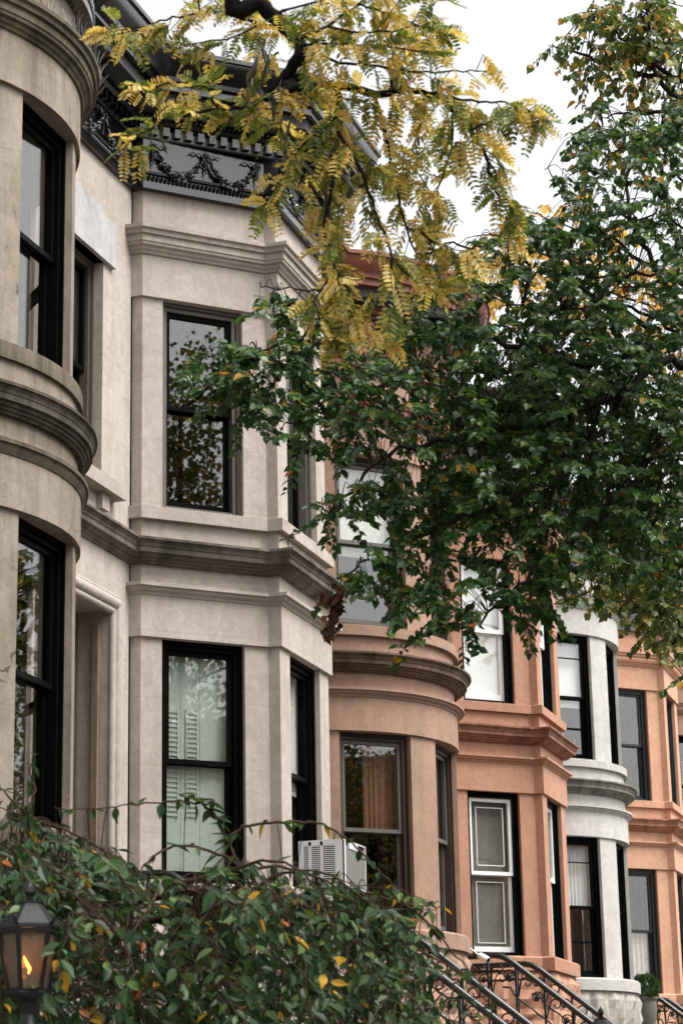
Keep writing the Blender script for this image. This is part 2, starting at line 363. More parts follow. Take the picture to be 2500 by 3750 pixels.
# ---------------------------------------------------------------- a terraced house
def house(xc, kind, zo, label, mats, x0, x1, ins=None, garland=False, rough=True, detail=True, door_c=(.05,.03,.02), style=None, string_proj=1.0, mp=1.0, upo=0.0):
    ins = ins or {}; style = style or {}
    par = empty('row_house', (xc, YW, 0), label, 'house', 'row houses along the street')
    bay = plan_angled(xc) if kind == 'angled' else plan_bow(xc)
    simple = plan_angled_simple(xc) if kind == 'angled' else bay
    bx0, bx1 = bay[0][0], bay[-1][0]
    full = [(x0, YW)] + bay + [(x1, YW)]
    fsimple = [(x0, YW)] + simple + [(x1, YW)]
    Lb = 6.14+zo                                       # underside of the lower lintel
    zs = lambda r: Lb+r
    wallL = [(x0, YW), (bx0, YW)]; wallR = [(bx1, YW), (x1, YW)]
    wm = MB()
    # window storeys: piers only
    S = slen(bay); tot = S[-1]
    if kind == 'angled':
        sl = math.hypot(BW, BW); op = []
        a = S[1]+.225; op.append((a, a+.84)); a = S[3]+.32; op.append((a, a+.90)); a = S[5]+sl-.225-.84; op.append((a, a+.84))
    else:
        f = lambda deg: (deg+BTH)/(2*BTH)*tot
        op = [(f(-61), f(-30.5)), (f(-15.5), f(15.5)), (f(30.5), f(61))]
    zsill = 3.90+zo
    for (a, b, po) in ((zsill, Lb, -.035), (zs(1.255), zs(3.35), -.035+upo)):
        prev = 0
        for (o0, o1) in op + [(tot, tot)]:
            pl = sub(bay, prev, o0); band(wm, pl, a, b, po); prev = o1
    # full-width bands of the bay
    for (a, b, off) in ((0, .395, .0), (.50, .69, -.03), (.90, 1.125, -.03), (3.35, 3.78, upo), (4.03, 4.45, -.03+upo)): band(wm, bay, zs(a), zs(b), off)
    # party-line wall strips and the entrance wall
    band(wm, wallR, 0.02, zs(.69), 0); band(wm, wallR, zs(.90), zs(4.45), 0)
    dx1 = bx0-.415; dx0 = dx1-1.25; dz0, dz1 = 2.95+zo, 6.30+zo
    ux1 = bx0-.656; ux0 = ux1-.95; uz0, uz1 = zs(1.31), zs(3.45)
    for (a, b, c, d) in ((x0, dx0, .02, zs(.69)), (dx1, bx0, .02, zs(.69)), (dx0, dx1, dz1, zs(.69)), (dx0, dx1, .02, dz0),
                         (x0, ux0, zs(.90), zs(4.45)), (ux1, bx0, zs(.90), zs(4.45)), (ux0, ux1, zs(.90), uz0), (ux0, ux1, uz1, zs(4.45))):
        band(wm, [(a, YW), (b, YW)], c, d, 0)
    wm.build('wall', mats['wall'], par, 25)
    # shell: party walls, back, floors, roof and a dark partition behind the rooms
    sh = MB()
    sh.box((x0+.01, YW+.33, .02), (x0+.12, YW+9, 11.1+zo)); sh.box((x1-.12, YW+.33, .02), (x1-.01, YW+9, 11.1+zo))
    sh.box((x0+.12, YW+8.8, .02), (x1-.12, YW+9, 11.1+zo)); sh.box((x0+.12, YW+1.6, .02), (x1-.12, YW+1.72, 11.0+zo))
    for z in (2.8, 6.75): sh.box((x0+.125, YW+.33, z+zo), (x1-.125, YW+8.79, z+zo+.2))
    sh.build('inner_wall', M_room, par)
    for z in (2.78, 6.74):
        fl = MB(); ins_ = offs(bay, -.33); fl.add([(p[0], p[1], z+zo) for p in ins_]+[(p[0], p[1], z+zo+.2) for p in ins_],
            [tuple(reversed(range(len(ins_)))), tuple(range(len(ins_), 2*len(ins_)))]); fl.build('bay_floor', M_room, par)
    rf = MB(); ptsr = offs(fsimple, .35)
    vs = [(p[0], p[1], 11.62+zo) for p in ptsr] + [(x1, YW+9.05, 11.4+zo), (x0, YW+9.05, 11.4+zo)]
    rf.add(vs + [(x, y, z-.25) for x, y, z in vs], [tuple(range(len(vs))), tuple(reversed(range(len(vs), 2*len(vs))))] + [(i, i+len(vs), (i+1) % len(vs)+len(vs), (i+1) % len(vs)) for i in range(len(vs))])
    rf.build('roof', M_roof, par)
    # string courses
    sp = string_proj
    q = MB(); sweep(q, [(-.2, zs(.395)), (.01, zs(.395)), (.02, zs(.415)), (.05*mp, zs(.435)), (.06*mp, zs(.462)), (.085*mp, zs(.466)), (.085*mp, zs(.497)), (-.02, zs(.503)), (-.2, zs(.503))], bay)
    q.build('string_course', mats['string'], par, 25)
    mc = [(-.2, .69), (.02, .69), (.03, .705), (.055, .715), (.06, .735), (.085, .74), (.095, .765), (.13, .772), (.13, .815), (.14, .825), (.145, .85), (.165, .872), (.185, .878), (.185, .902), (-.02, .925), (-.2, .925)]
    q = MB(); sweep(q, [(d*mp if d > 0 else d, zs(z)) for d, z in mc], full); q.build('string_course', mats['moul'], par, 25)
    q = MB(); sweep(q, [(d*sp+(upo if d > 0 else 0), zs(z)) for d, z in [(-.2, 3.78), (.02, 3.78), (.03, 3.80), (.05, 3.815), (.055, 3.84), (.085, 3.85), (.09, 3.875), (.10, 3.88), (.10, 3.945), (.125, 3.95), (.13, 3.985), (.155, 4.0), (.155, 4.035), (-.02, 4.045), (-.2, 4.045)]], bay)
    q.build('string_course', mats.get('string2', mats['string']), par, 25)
    # sills
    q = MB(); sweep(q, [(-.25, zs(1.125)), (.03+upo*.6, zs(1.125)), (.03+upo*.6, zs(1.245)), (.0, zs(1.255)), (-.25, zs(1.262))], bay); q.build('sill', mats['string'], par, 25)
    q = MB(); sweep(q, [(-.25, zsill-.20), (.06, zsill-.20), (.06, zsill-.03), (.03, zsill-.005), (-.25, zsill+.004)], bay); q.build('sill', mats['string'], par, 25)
    # entrance window: lintel and sill blocks
    q = MB(); q.box((ux0-.2, YW-.045, uz1), (ux1+.2, YW+.2, uz1+.44)); q.box((ux0-.02, YW-.025, uz1+.442), (ux1-.10, YW+.2, uz1+.53)); q.build('lintel', mats.get('lintel', mats['string']), par)
    q = MB(); q.box((ux0-.28, YW-.13, uz0-.125), (ux1+.28, YW+.2, uz0+.004)); 
    for xx in (ux0, ux1-.1): q.box((xx, YW-.06, uz0-.28), (xx+.16, YW+.1, uz0-.127))
    q.build('sill', mats['string'], par)
    window(par, (ux0, YW), (ux1, YW), uz0, uz1, mats, rec=.12, fw=.06)
    # doorway
    q = MB()
    path = [(dx0-.17, YW, .0+dz0), (dx0-.17, YW, dz1+.09), (dx1+.14, YW, dz1+.09), (dx1+.14, YW, dz0)]
    for (dd, rr, dy) in ((.0, .058, -.01), (-.075, .036, -.005), (.07, .024, -.0)):
        pp = [(dx0-.10-dd, YW+dy, dz0), (dx0-.10-dd, YW+dy, dz1+.07+dd), (dx1+.10+dd, YW+dy, dz1+.07+dd), (dx1+.10+dd, YW+dy, dz0)]
        for a, b in zip(pp, pp[1:]): q.tube([a, b], rr, 10)
        for a in pp[1:3]: q.blob(a, rr*1.05)
    q.build('door_surround', mats['string'], par, 40)
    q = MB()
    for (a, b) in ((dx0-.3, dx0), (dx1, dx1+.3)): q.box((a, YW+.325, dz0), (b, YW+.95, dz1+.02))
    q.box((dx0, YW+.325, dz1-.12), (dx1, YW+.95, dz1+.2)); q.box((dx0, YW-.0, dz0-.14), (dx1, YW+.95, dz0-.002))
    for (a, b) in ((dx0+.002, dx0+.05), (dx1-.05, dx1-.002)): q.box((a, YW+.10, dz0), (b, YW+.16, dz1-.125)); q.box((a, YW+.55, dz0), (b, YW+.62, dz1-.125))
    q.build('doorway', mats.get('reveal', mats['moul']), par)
    dm = paint(par.name+'_door', door_c, .4)
    for (a, b) in ((dx0+.06, (dx0+dx1)/2-.003), ((dx0+dx1)/2+.003, dx1-.06)):
        q = MB(); q.box((a, YW+.80, dz0), (b, YW+.85, dz0+2.35))
        for (z0, z1) in ((.15, .75), (.9, 2.2)):
            for (xa, xb, za, zb) in ((a+.1, b-.1, z0, z0+.03), (a+.1, b-.1, z1-.03, z1), (a+.1, a+.13, z0, z1), (b-.13, b-.1, z0, z1)): q.box((xa, YW+.78, dz0+za), (xb, YW+.80, dz0+zb))
        do = q.build('door', dm, par)
        k = MB(); k.blob((b-.08 if a < dx0+.1 else a+.08, YW+.76, dz0+1.05), .03); k.build('door_handle', M_iron, do)
    # windows of the bay
    for fl, (a, b) in enumerate(((zsill, Lb), (zs(1.255), zs(3.35)))):
        for wi, (o0, o1) in enumerate(op):
            P = offs(sub(bay, o0, o1), -.035+(upo if fl else 0)); mm = dict(mats)
            st = style.get((fl, wi), style.get(fl, {}))
            if 'sash' in st: mm['sash'] = st['sash']
            if 'frame' in st: mm['frame'] = st['frame']
            window(par, P[0], P[-1], a+.003, b-.003, mm, rec=.085, inside=ins.get((fl, wi), ins.get(fl)), muntin=st.get('muntin', False), lead=st.get('lead', False), fw=st.get('fw', .075), sashw=st.get('sashw', .05))
    # basement: rock-faced ashlar
    base = sub(bay, 0, tot)
    q = MB(); S2 = slen(base); z = .02; row = 0; r = random.Random(int(xc*10))
    while z < zsill-.25:
        hgt = .30 if z+.6 < zsill-.2 else (zsill-.202-z)
        s = 0 if row % 2 else -.2
        nb = max(1, int((tot+.2)/.42))
        while s < tot:
            s1 = min(tot, s+r.uniform(.34, .55)); 
            if s1 > .02:
                seg = sub(base, max(0, s), s1); T = slen(seg)[-1]; nx = 4; nz = 4
                pl = [sub(seg, 0, max(1e-4, T*i/nx))[-1] for i in range(nx+1)]
                grid = []
                for j in range(nz+1):
                    for i in range(nx+1):
                        edge = (i in (0, nx)) or (j in (0, nz))
                        d = .0 if edge else r.uniform(.02, .085)
                        tt = (pl[min(i+1, nx)][0]-pl[max(i-1, 0)][0], pl[min(i+1, nx)][1]-pl[max(i-1, 0)][1])
                        tt = norm2(tt) if math.hypot(*tt) > 1e-6 else (1, 0)
                        grid.append((pl[i][0]+tt[1]*d, pl[i][1]-tt[0]*d, z+hgt*j/nz))
                q.add(grid, [(j*(nx+1)+i, j*(nx+1)+i+1, (j+1)*(nx+1)+i+1, (j+1)*(nx+1)+i) for j in range(nz) for i in range(nx)])
            s = s1
        z += hgt; row += 1
    band(q, base, .02, zsill-.205, -.01, -.3)
    q.build('basement', mats.get('base', mats['wall']), par)
    # roof cornice in pressed metal
    zc = zs(4.45)
    cm = mats['corn']
    q = MB()
    sweep(q, [(-.2, zc), (.05, zc), (.05, zc+.07), (.03, zc+.075), (.03, zc+.15), (.055, zc+.155), (.06, zc+.18), (.02, zc+.19), (.02, zc+.53), (-.2, zc+.53)], full)
    sweep(q, [(-.25, zc+.532), (.05, zc+.532), (.06, zc+.56), (.06, zc+.66), (.13, zc+.665), (.15, zc+.70), (.12, zc+.72), (.10, zc+.90), (.42, zc+.905), (.42, zc+.98), (.46, zc+.985), (.47, zc+1.03), (.52, zc+1.09), (.56, zc+1.17), (.57, zc+1.22), (.60, zc+1.225), (.60, zc+1.27), (.3, zc+1.30), (-.25, zc+1.30)], fsimple)
    if detail:
        for (line, off, z, step, fn) in ((full, .045, zc+.112, .042, 'bead'), (fsimple, .085, zc+.61, .115, 'dentil'), (fsimple, .125, zc+.75, .05, 'bead'), (fsimple, .11, zc+.80, .62, 'bracket')):
            ln = offs(line, off); SS = slen(ln); n = int(SS[-1]/step)
            for i in range(len(ln)-1):
                a, b = ln[i], ln[i+1]; l = SS[i+1]-SS[i]; k = max(1, int(l/step)); t = norm2((b[0]-a[0], b[1]-a[1])); nn = (t[1], -t[0])
                if fn in ('bracket', 'dentil') and l < .3: continue
                for j in range(k):
                    u = (j+.5)*l/k; c = (a[0]+t[0]*u, a[1]+t[1]*u, z)
                    if fn == 'bead': q.blob(c, .019, .024, .032, rot=math.atan2(t[1], t[0])+.5)
                    elif fn == 'dentil': q.lbox(a, t, nn, u-.033, u+.033, -.02, .035, z-.045, z+.045)
                    else:
                        for (d0, d1, za, zb) in ((-.02, .28, .03, .10), (-.02, .22, -.02, .03), (-.02, .13, -.08, -.02)): q.lbox(a, t, nn, u-.06, u+.06, d0, d1, z+za, z+zb)
    cor = q.build('cornice', cm, par, 25)
    if garland:
        def seg_gar(a, b, n):
            a = Vector(a); b = Vector(b); t = (b-a).normalized(); nn = Vector((t.y, -t.x)); L = (b-a).length
            P = lambda u, z, d=.035: (a.x+t.x*u+nn.x*d, a.y+t.y*u+nn.y*d, zc+z)
            rot = math.atan2(t.y, t.x)
            xs = [L*.07+(L*.86)*i/n for i in range(n+1)]
            for i, u in enumerate(xs):
                g = MB()
                for k in range(7): an = k*2*math.pi/7; g.blob(P(u+.032*math.cos(an), .44+.032*math.sin(an)), .018, .018, .018)
                g.blob(P(u, .44, .05), .022)
                for k in range(9): rr = .022*(1-k/10); g.blob(P(u+.006*math.sin(k*2.5), .385-k*.019), rr*1.15, rr*1.15, .014)
                for sgn in (-1, 1):
                    if 0 < u+sgn*.2 < L: 
                        g.tube([P(u+sgn*.03, .44), P(u+sgn*.07, .475), P(u+sgn*.10, .455), P(u+sgn*.14, .47), P(u+sgn*.17, .45)], [.012, .012, .01, .012, .005], 5)
                g.build('rosette', cm, cor)
            for u0, u1 in zip(xs, xs[1:]):
                g = MB(); n2 = 26; g.tube([P(u0+.03+(u1-u0-.06)*k/12, .40-.235*(1-(2*k/12-1)**2), .045) for k in range(13)], .016, 5)
                for k in range(n2+1):
                    f = k/n2; u = u0+.03+(u1-u0-.06)*f; z = .40-.235*(1-(2*f-1)**2); th = .024+.030*(1-(2*f-1)**2)
                    for _ in range(3):
                        g.blob(P(u+rnd.uniform(-.012, .012), z+rnd.uniform(-th, th)*.8, .03+rnd.uniform(0, .03)), th*.55, th*.55, th*.5, rot=rnd.random()*3)
                g.build('garland', cm, cor)
        pl = offs(full, .02)
        seg_gar(pl[0], pl[1], 3); seg_gar(pl[2], pl[3], 2); seg_gar(pl[4], pl[5], 2)
    # stoop
    q = MB(); sx0, sx1 = dx0-.15, dx1+.15; ly = YW-1.12
    q.box((sx0, ly, .02), (sx1, YW-.002, dz0-.145)); ns = 14; rz = (dz0-.145)/(ns+1)
    for i in range(ns):
        y1 = ly-i*.245; zt = (dz0-.145)-(i+1)*rz
        q.box((sx0, y1-.245, .02), (sx1, y1-.001, zt-.04)); q.box((sx0-.02, y1-.275, zt-.04), (sx1+.02, y1-.001, zt))
    q.build('stoop', mats.get('base', mats['wall']), par)
    return par, dict(sx0=sx0, sx1=sx1, ly=ly, dz0=dz0, zs=zs, bay=bay, op=op, zsill=zsill, dx1=dx1)

def railing(X, info, label, fine=True):
    ly, z = info['ly'], info['dz0']+.78
    par = empty('stair_railing', (X, ly, info['dz0']-.145), label, 'railing', 'iron stoop railings')
    sl = .80; yb = 3.55; zb = z-(ly-.05-yb)*sl
    top = [(X, YW-.03, z), (X, ly+.10, z), (X, ly, z-.02), (X, ly-.12, z-.095)]
    zat = lambda y: z-.095-(ly-.12-y)*sl if y < ly-.12 else z
    top += [(X, y, zat(y)) for y in (5.9, 5.0, 4.2, yb)]
    q = MB(); q.tube(top, .040, 10); q.build('handrail', M_iron, par, 40)
    q = MB(); low = [(X, YW-.05, z-.20), (X, ly+.02, z-.20)]
    pts = []; n = 90
    for i in range(n+1):
        y = ly+.02+(yb-ly-.02)*i/n; pts.append((X+.006*math.sin(i*1.3), y, zat(min(y, ly-.12))-.40+.006*math.cos(i*1.3)+(.2 if False else 0)))
    q.tube(pts, .014, 6); q.tube(low, .014, 6); q.build('lower_rail', M_iron, par, 60)
    k = 0; y = YW-.2
    while y > yb:
        zt = zat(y)-.02; zbm = max(.05, info['dz0']-.145 if y > ly else info['dz0']-.145-(ly-y)*sl-.1)
        q = MB(); q.box((X-.013, y-.013, zbm), (X+.013, y+.013, zt)); q.build('baluster', M_iron, par)
        if fine:
            q = MB()
            for s, ph in ((1, 0), (-1, .5)):
                c = []; cy, cz = y-.12*s-.02, zt-.16-(.12*s*sl if y < ly else 0)*.5
                for i in range(22):
                    a = i*.32; rr = .085*(1-i/26); c.append((X, cy+rr*math.cos(a)*s, cz+rr*math.sin(a)))
                q.tube([(X, y, zt-.42)]+c[:1]+c, .009, 5)
            
            q.blob((X, cy, cz), .02, .042, .042); q.tube([(X, y, cz), (X, cy, cz)], .008, 5)
            q.build('scroll', M_iron, par, 60)
        y -= .36
    q = MB(); q.lathe((X, yb, .15), [(.07, 0), (.07, .1), (.045, .12), (.045, zb-.1), (.07, zb-.06), (.05, zb), (.03, zb+.05), (.05, zb+.09), (.0, zb+.14)], 12); q.build('newel_post', M_iron, par, 40)
    return par

# ================================================================ the setting
def ground(name, x0, x1, y0, y1, z0, z1, mat):
    q = MB(); q.box((x0, y0, z0), (x1, y1, z1)); return tag(q.build(name, mat), kind='structure')
M_asph = paint('asphalt', (.04,.04,.042), .9, .25, .4, 0, .2, 60); M_pave = paint('pavement_concrete', (.20,.19,.18), .9, .15, .25, 0, .2, 30)
M_soil = paint('yard_paving', (.085,.078,.068), .95, .3, .4, 0, .1, 20)
ground('ground', -1500, 1500, -1500, 1500, -.5, -.16, M_soil)
ground('road', -300, 500, -8.5, .72, -.159, -.12, M_asph)
ground('kerb', -300, 500, .72, .87, -.158, .002, M_pave)
ground('pavement', -300, 500, .871, 3.3, -.157, 0, M_pave)
ground('front_yard', -300, 500, 3.301, 9, -.156, .016, M_soil)

# ================================================================ houses
white = (.72,.72,.71)
M_shut = paint('shutter_paint', (.44,.48,.43), .5, .06); M_shade = paint('roller_shade', (.80,.80,.79), .8, .04, .02, 0, .2); M_curt = paint('curtain_cloth', (.62,.61,.56), .9, .15, .1, 0, .1)
M_linen = paint('linen_blind', (.20,.19,.17), .9, .2, .1, 0, .1, 3); M_orange_shutter = paint('wooden_shutter', (.20,.085,.045), .5, .2)
M_whitesash = paint('white_sash_paint', (.80,.80,.79), .35, .05); M_darkframe = paint('dark_frame_paint', (.003,.0038,.0038), .4, .3, spec=.03)
M_greysash = paint('grey_sash_paint', (.026,.030,.032), .35, .15, spec=.2); M_brownframe = paint('brown_frame_wood', (.040,.021,.014), .5, .35, .1, 0, .4, 25)
M_taupe = paint('taupe_frame_paint', (.085,.075,.063), .45, .15)
m0 = house_mats('tan', (.31,.262,.212), (.21,.168,.125), (.095,.077,.056), .6, (.034,.028,.018), joints=0.0, bump=.5, crack=True)
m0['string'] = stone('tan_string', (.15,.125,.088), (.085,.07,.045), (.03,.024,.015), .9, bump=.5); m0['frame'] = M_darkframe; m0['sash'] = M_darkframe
m1 = house_mats('beige', (.455,.402,.358), (.405,.352,.308), (.30,.25,.21), .45, (.070,.057,.043), joints=.35)  # mid cornice moulding colour holds both grime and painted shade of its undersides
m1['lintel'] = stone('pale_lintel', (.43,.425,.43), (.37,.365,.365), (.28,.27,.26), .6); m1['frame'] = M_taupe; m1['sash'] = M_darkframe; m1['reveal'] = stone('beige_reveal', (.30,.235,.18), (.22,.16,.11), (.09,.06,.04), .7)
m2 = house_mats('brownstone', (.355,.230,.168), (.295,.187,.134), (.22,.14,.10), .5, (.075,.048,.028)); m2['frame'] = M_brownframe; m2['sash'] = M_taupe
M_redcorn = paint('red_cornice_paint', (.20,.060,.038), .5, .2, .1, 0, .4); m2['corn'] = M_redcorn; m2['string2'] = M_redcorn
m3 = house_mats('terracotta', (.45,.248,.168), (.41,.222,.147), (.32,.17,.108), .35, (.22,.10,.06), bump=.12); m3['frame'] = M_darkframe; m3['sash'] = M_whitesash
m4 = house_mats('whitestone', (.49,.475,.455), (.42,.405,.385), (.34,.325,.30), .35, (.10,.092,.072)); m4['base'] = stone('whitestone_base', (.40,.375,.34), (.33,.31,.28), (.2,.185,.16), .6, bump=.5); m4['frame'] = M_darkframe; m4['sash'] = M_darkframe
M_grey = paint('grey_cornice_paint', (.07,.075,.08), .4, .3); m4['corn'] = M_grey
m5 = house_mats('orange', (.56,.325,.22), (.52,.298,.197), (.42,.23,.145), .3, (.32,.15,.09), bump=.12); m5['frame'] = M_greysash; m5['sash'] = M_greysash
m6 = house_mats('darkbrown', (.33,.20,.15), (.28,.165,.12), (.2,.11,.08), .3, (.14,.09,.06)); m6['frame'] = M_darkframe; m6['sash'] = M_darkframe

h0, i0 = house(14.60, 'bow', -.09, 'tan weathered stone row house with round bow, nearest and cut by the left edge', m0, 10.75, 16.31, string_proj=1.0, mp=.66, upo=-.045)
h1, i1 = house(20.26, 'angled', 0.0, 'beige limestone row house with angled bay under a black garlanded cornice', m1, 16.315, 21.96, garland=True,
    ins={(0, 0): ('shutters', M_shut), (0, 1): ('half_blind', M_shade)}, style={(0, 0): dict(sash=M_darkframe, frame=M_darkframe), (0, 1): dict(frame=M_darkframe)})
h2, i2 = house(25.80, 'bow', .05, 'brown sandstone row house with round bow and red cornice beside the beige house', m2, 21.965, 27.50,
    ins={(1, 0): ('half_blind', M_curt), (1, 1): ('half_blind', M_curt), (0, 0): ('curtain_side', M_orange_shutter)}, style={1: dict(sash=M_taupe)})
h3, i3 = house(31.29, 'angled', .13, 'terracotta painted row house with angled bay and white window sashes', m3, 27.505, 33.0,
    ins={1: ('blind', M_shade), (0, 0): ('blind', M_linen)}, style={(0, 0): dict(lead=True, sashw=.055), (0, 1): dict(sashw=.065), 1: dict(sashw=.07)})
h4, i4 = house(36.80, 'bow', .17, 'white stone row house with round bow and dark sashes', m4, 33.005, 38.5,
    ins={1: ('half_blind', M_shade), (0, 0): ('curtain_side', M_shade), (0, 1): ('low_curtain', M_curt)}, style={0: dict(muntin=True), 1: dict(muntin=True)})
h5, i5 = house(42.05, 'angled', .21, 'orange painted row house with angled bay and grey frames, far along the row', m5, 38.505, 43.8, ins={(0, 0): ('low_curtain', M_curt)})
h6, i6 = house(47.60, 'bow', .23, 'dark brown row house at the right edge, farthest visible in the row', m6, 43.805, 49.3)

railing(i0['sx0']+.1, i0, 'black stoop rail left of the tan house steps, deep in the shrub')
railing(i0['sx1']-.1, i0, 'black stoop rail showing under the shrub beside the lit lantern')
railing(i1['sx0']+.1, i1, 'black stoop rail left of the beige house door, behind the shrub')
railing(i1['sx1']-.1, i1, 'black stoop rail next to the beige angled bay, behind the shrub')
railing(22.45, i2, 'black handrail emerging from the shrub before the brown bow, nearer of its pair')
railing(23.95, i2, 'black handrail against the brown bow base, farther of its pair')
railing(27.95, i3, 'black scrolled iron rail below the leaded white window, nearer of its pair')
railing(29.55, i3, 'black scrolled iron rail by the terracotta bay base, farther of its pair')
railing(i5['sx0']+.15, i5, 'black iron rail under the potted evergreen at the right edge, nearer of its pair')
railing(i5['sx1']-.1, i5, 'black iron rail at the right edge by the orange house, farther of its pair')

# door bell on the beige doorway
q = MB(); q.lathe((i1['dx1']-.03, YW+.42, 4.5), [(.0, -.04), (.03, -.03), (.04, 0), (.03, .03), (0, .04)], 12); o = q.build('door_bell', M_iron); tag(o, 'small dark knob on the beige doorway side wall', 'door bell')

# bird spikes along the tan bow's top moulding
zt = i0['zs'](4.05); q = MB(); r = random.Random(3)
ln = offs(sub(i0['bay'], slen(i0['bay'])[-1]*.2, slen(i0['bay'])[-1]*.92), .10)
for a, b in zip(ln, ln[1:]):
    for k in range(5):
        f = k/5; x, y = a[0]+(b[0]-a[0])*f, a[1]+(b[1]-a[1])*f; t = norm2((b[0]-a[0], b[1]-a[1])); n = (t[1], -t[0])
        out = r.uniform(-.05, .10); sd = r.uniform(-.05, .05)
        q.tube([(x, y, zt-.02), (x+n[0]*out+t[0]*sd, y+n[1]*out+t[1]*sd, zt+.13)], .0009, 3)
tag(q.build('bird_spikes', paint('steel_wire', (.12,.12,.12), .4, .1, 0, .5)), 'thin wire bird spikes along the tan bow moulding', 'bird spikes')

# window air conditioner on the beige front window
M_acw = paint('conditioner_casing', (.62,.63,.64), .4, .05); M_acd = paint('conditioner_coil', (.19,.185,.165), .7, .3, .3, 0, .3, 120); M_acblack = paint('conditioner_inside', (.02,.02,.02), .8)
ax0, ax1, ay0, ay1, az0, az1 = 19.95, 20.63, 6.37, 6.82, 3.91, 4.35
ac = empty('air_conditioner', ((ax0+ax1)/2, (ay0+ay1)/2, az0), 'white louvred air conditioner jutting from the beige bay front window', 'air conditioner')
q = MB(); q.box((ax0+.02, ay0+.02, az0+.01), (ax1-.01, ay1, az1-.012)); q.build('core', M_acblack, ac)
q = MB(); q.box((ax0, ay0, az1-.012), (ax1, ay1, az1)); q.box((ax0, ay0, az0), (ax1, ay1, az0+.012)); q.box((ax1-.008, ay0, az0+.012), (ax1, ay1, az1-.012))
q.box((ax0, ay0, az0+.012), (ax0+.012, ay0+.09, az1-.012)); q.box((ax0, ay1-.05, az0+.012), (ax0+.012, ay1, az1-.012))
for (a, b) in ((ay0+.21, ay0+.235), (ay0+.325, ay0+.35)): q.box((ax0, a, az0+.012), (ax0+.012, b, az1-.012))
for (a, b) in ((az1-.05, az1-.012), (az0+.012, az0+.06)): q.box((ax0, ay0+.09, a), (ax0+.0121, ay1-.05, b))
q.build('casing', M_acw, ac)
q = MB(); z = az0+.065
while z < az1-.055:
    q.box((ax0+.002, ay0+.09, z), (ax0+.013, ay1-.05, z+.0085)); z += .0185
q.build('louvre', M_acw, ac)
q = MB(); q.box((ax0+.045, ay0+.003, az0+.03), (ax1-.03, ay0+.018, az1-.05)); q.build('coil', M_acd, ac)
q = MB(); 
for (a, b, c, d) in ((ax0, ax0+.04, az0+.012, az1-.012), (ax1-.025, ax1-.008, az0+.012, az1-.012), (ax0+.04, ax1-.025, az0+.012, az0+.028), (ax0+.15, ax0+.42, az1-.075, az1-.012)): q.box((a, ay0-.004, c), (b, ay0+.014, d))
q.build('back_frame', M_acw, ac)

# security camera on the brown bow's sill
cx, cy, cz = 27.05, 6.93, 3.80
se = empty('security_camera', (cx, cy, cz), 'small white bullet camera on the brown bow sill', 'security camera')
q = MB(); a = Vector((cx, cy, cz)); dr = Vector((-.35, -.7, -.38)).normalized(); q.tube([a, a+dr*.02, a+dr*.14, a+dr*.165], [.03, .042, .042, .035], 14); q.build('housing', M_whitesash, se, 50)
q = MB(); q.tube([a+dr*.15, a+dr*.168], [.032, .032], 14); q.build('lens', M_iron, se)
q = MB(); q.tube([a, a+Vector((-.05, .1, .09)), a+Vector((-.12, .25, .11)), a+Vector((-.2, .40, .08)), a+Vector((-.22, .45, .02))], .009, 6); q.build('cable', M_whitesash, se, 60)

# ================================================================ lanterns
M_lglass = None
def amber(name):
    m, nt, out, N, L = nodes(name)
    g = N('ShaderNodeNewGeometry'); n = N('ShaderNodeTexNoise', Scale=18.0, Detail=4.0); L(g.outputs['Position'], n.inputs['Vector'])
    r = ramp(N, [(.3, (.50,.40,.30)), (.7, (.72,.60,.46))]); L(n.outputs[0], r.inputs[0])
    tr = N('ShaderNodeBsdfTransparent'); L(r.outputs[0], tr.inputs[0]); gl = N('ShaderNodeBsdfGlossy', Roughness=.12); df = N('ShaderNodeBsdfDiffuse', Color=(.30,.23,.16,1))
    fr = N('ShaderNodeFresnel', IOR=1.5); m1 = N('ShaderNodeMixShader'); m1.inputs[0].default_value = .30; L(tr.outputs[0], m1.inputs[1]); L(df.outputs[0], m1.inputs[2])
    m2 = N('ShaderNodeMixShader'); L(fr.outputs[0], m2.inputs[0]); L(m1.outputs[0], m2.inputs[1]); L(gl.outputs[0], m2.inputs[2]); L(m2.outputs[0], out.inputs[0]); return m
M_amber = amber('smoky_lantern_glass')
m, nt_, out_, N_, L_ = nodes('flame'); em = N_('ShaderNodeEmission', Color=(1, .42, .09, 1), Strength=14.0); L_(em.outputs[0], out_.inputs[0]); M_flame = m
M_lamp = paint('lantern_iron', (.007,.008,.009), .42, .35, .15, 0, .3, 50); M_copper = paint('weathered_copper', (.05,.022,.015), .5, .4, .1, .4, .5, 30)
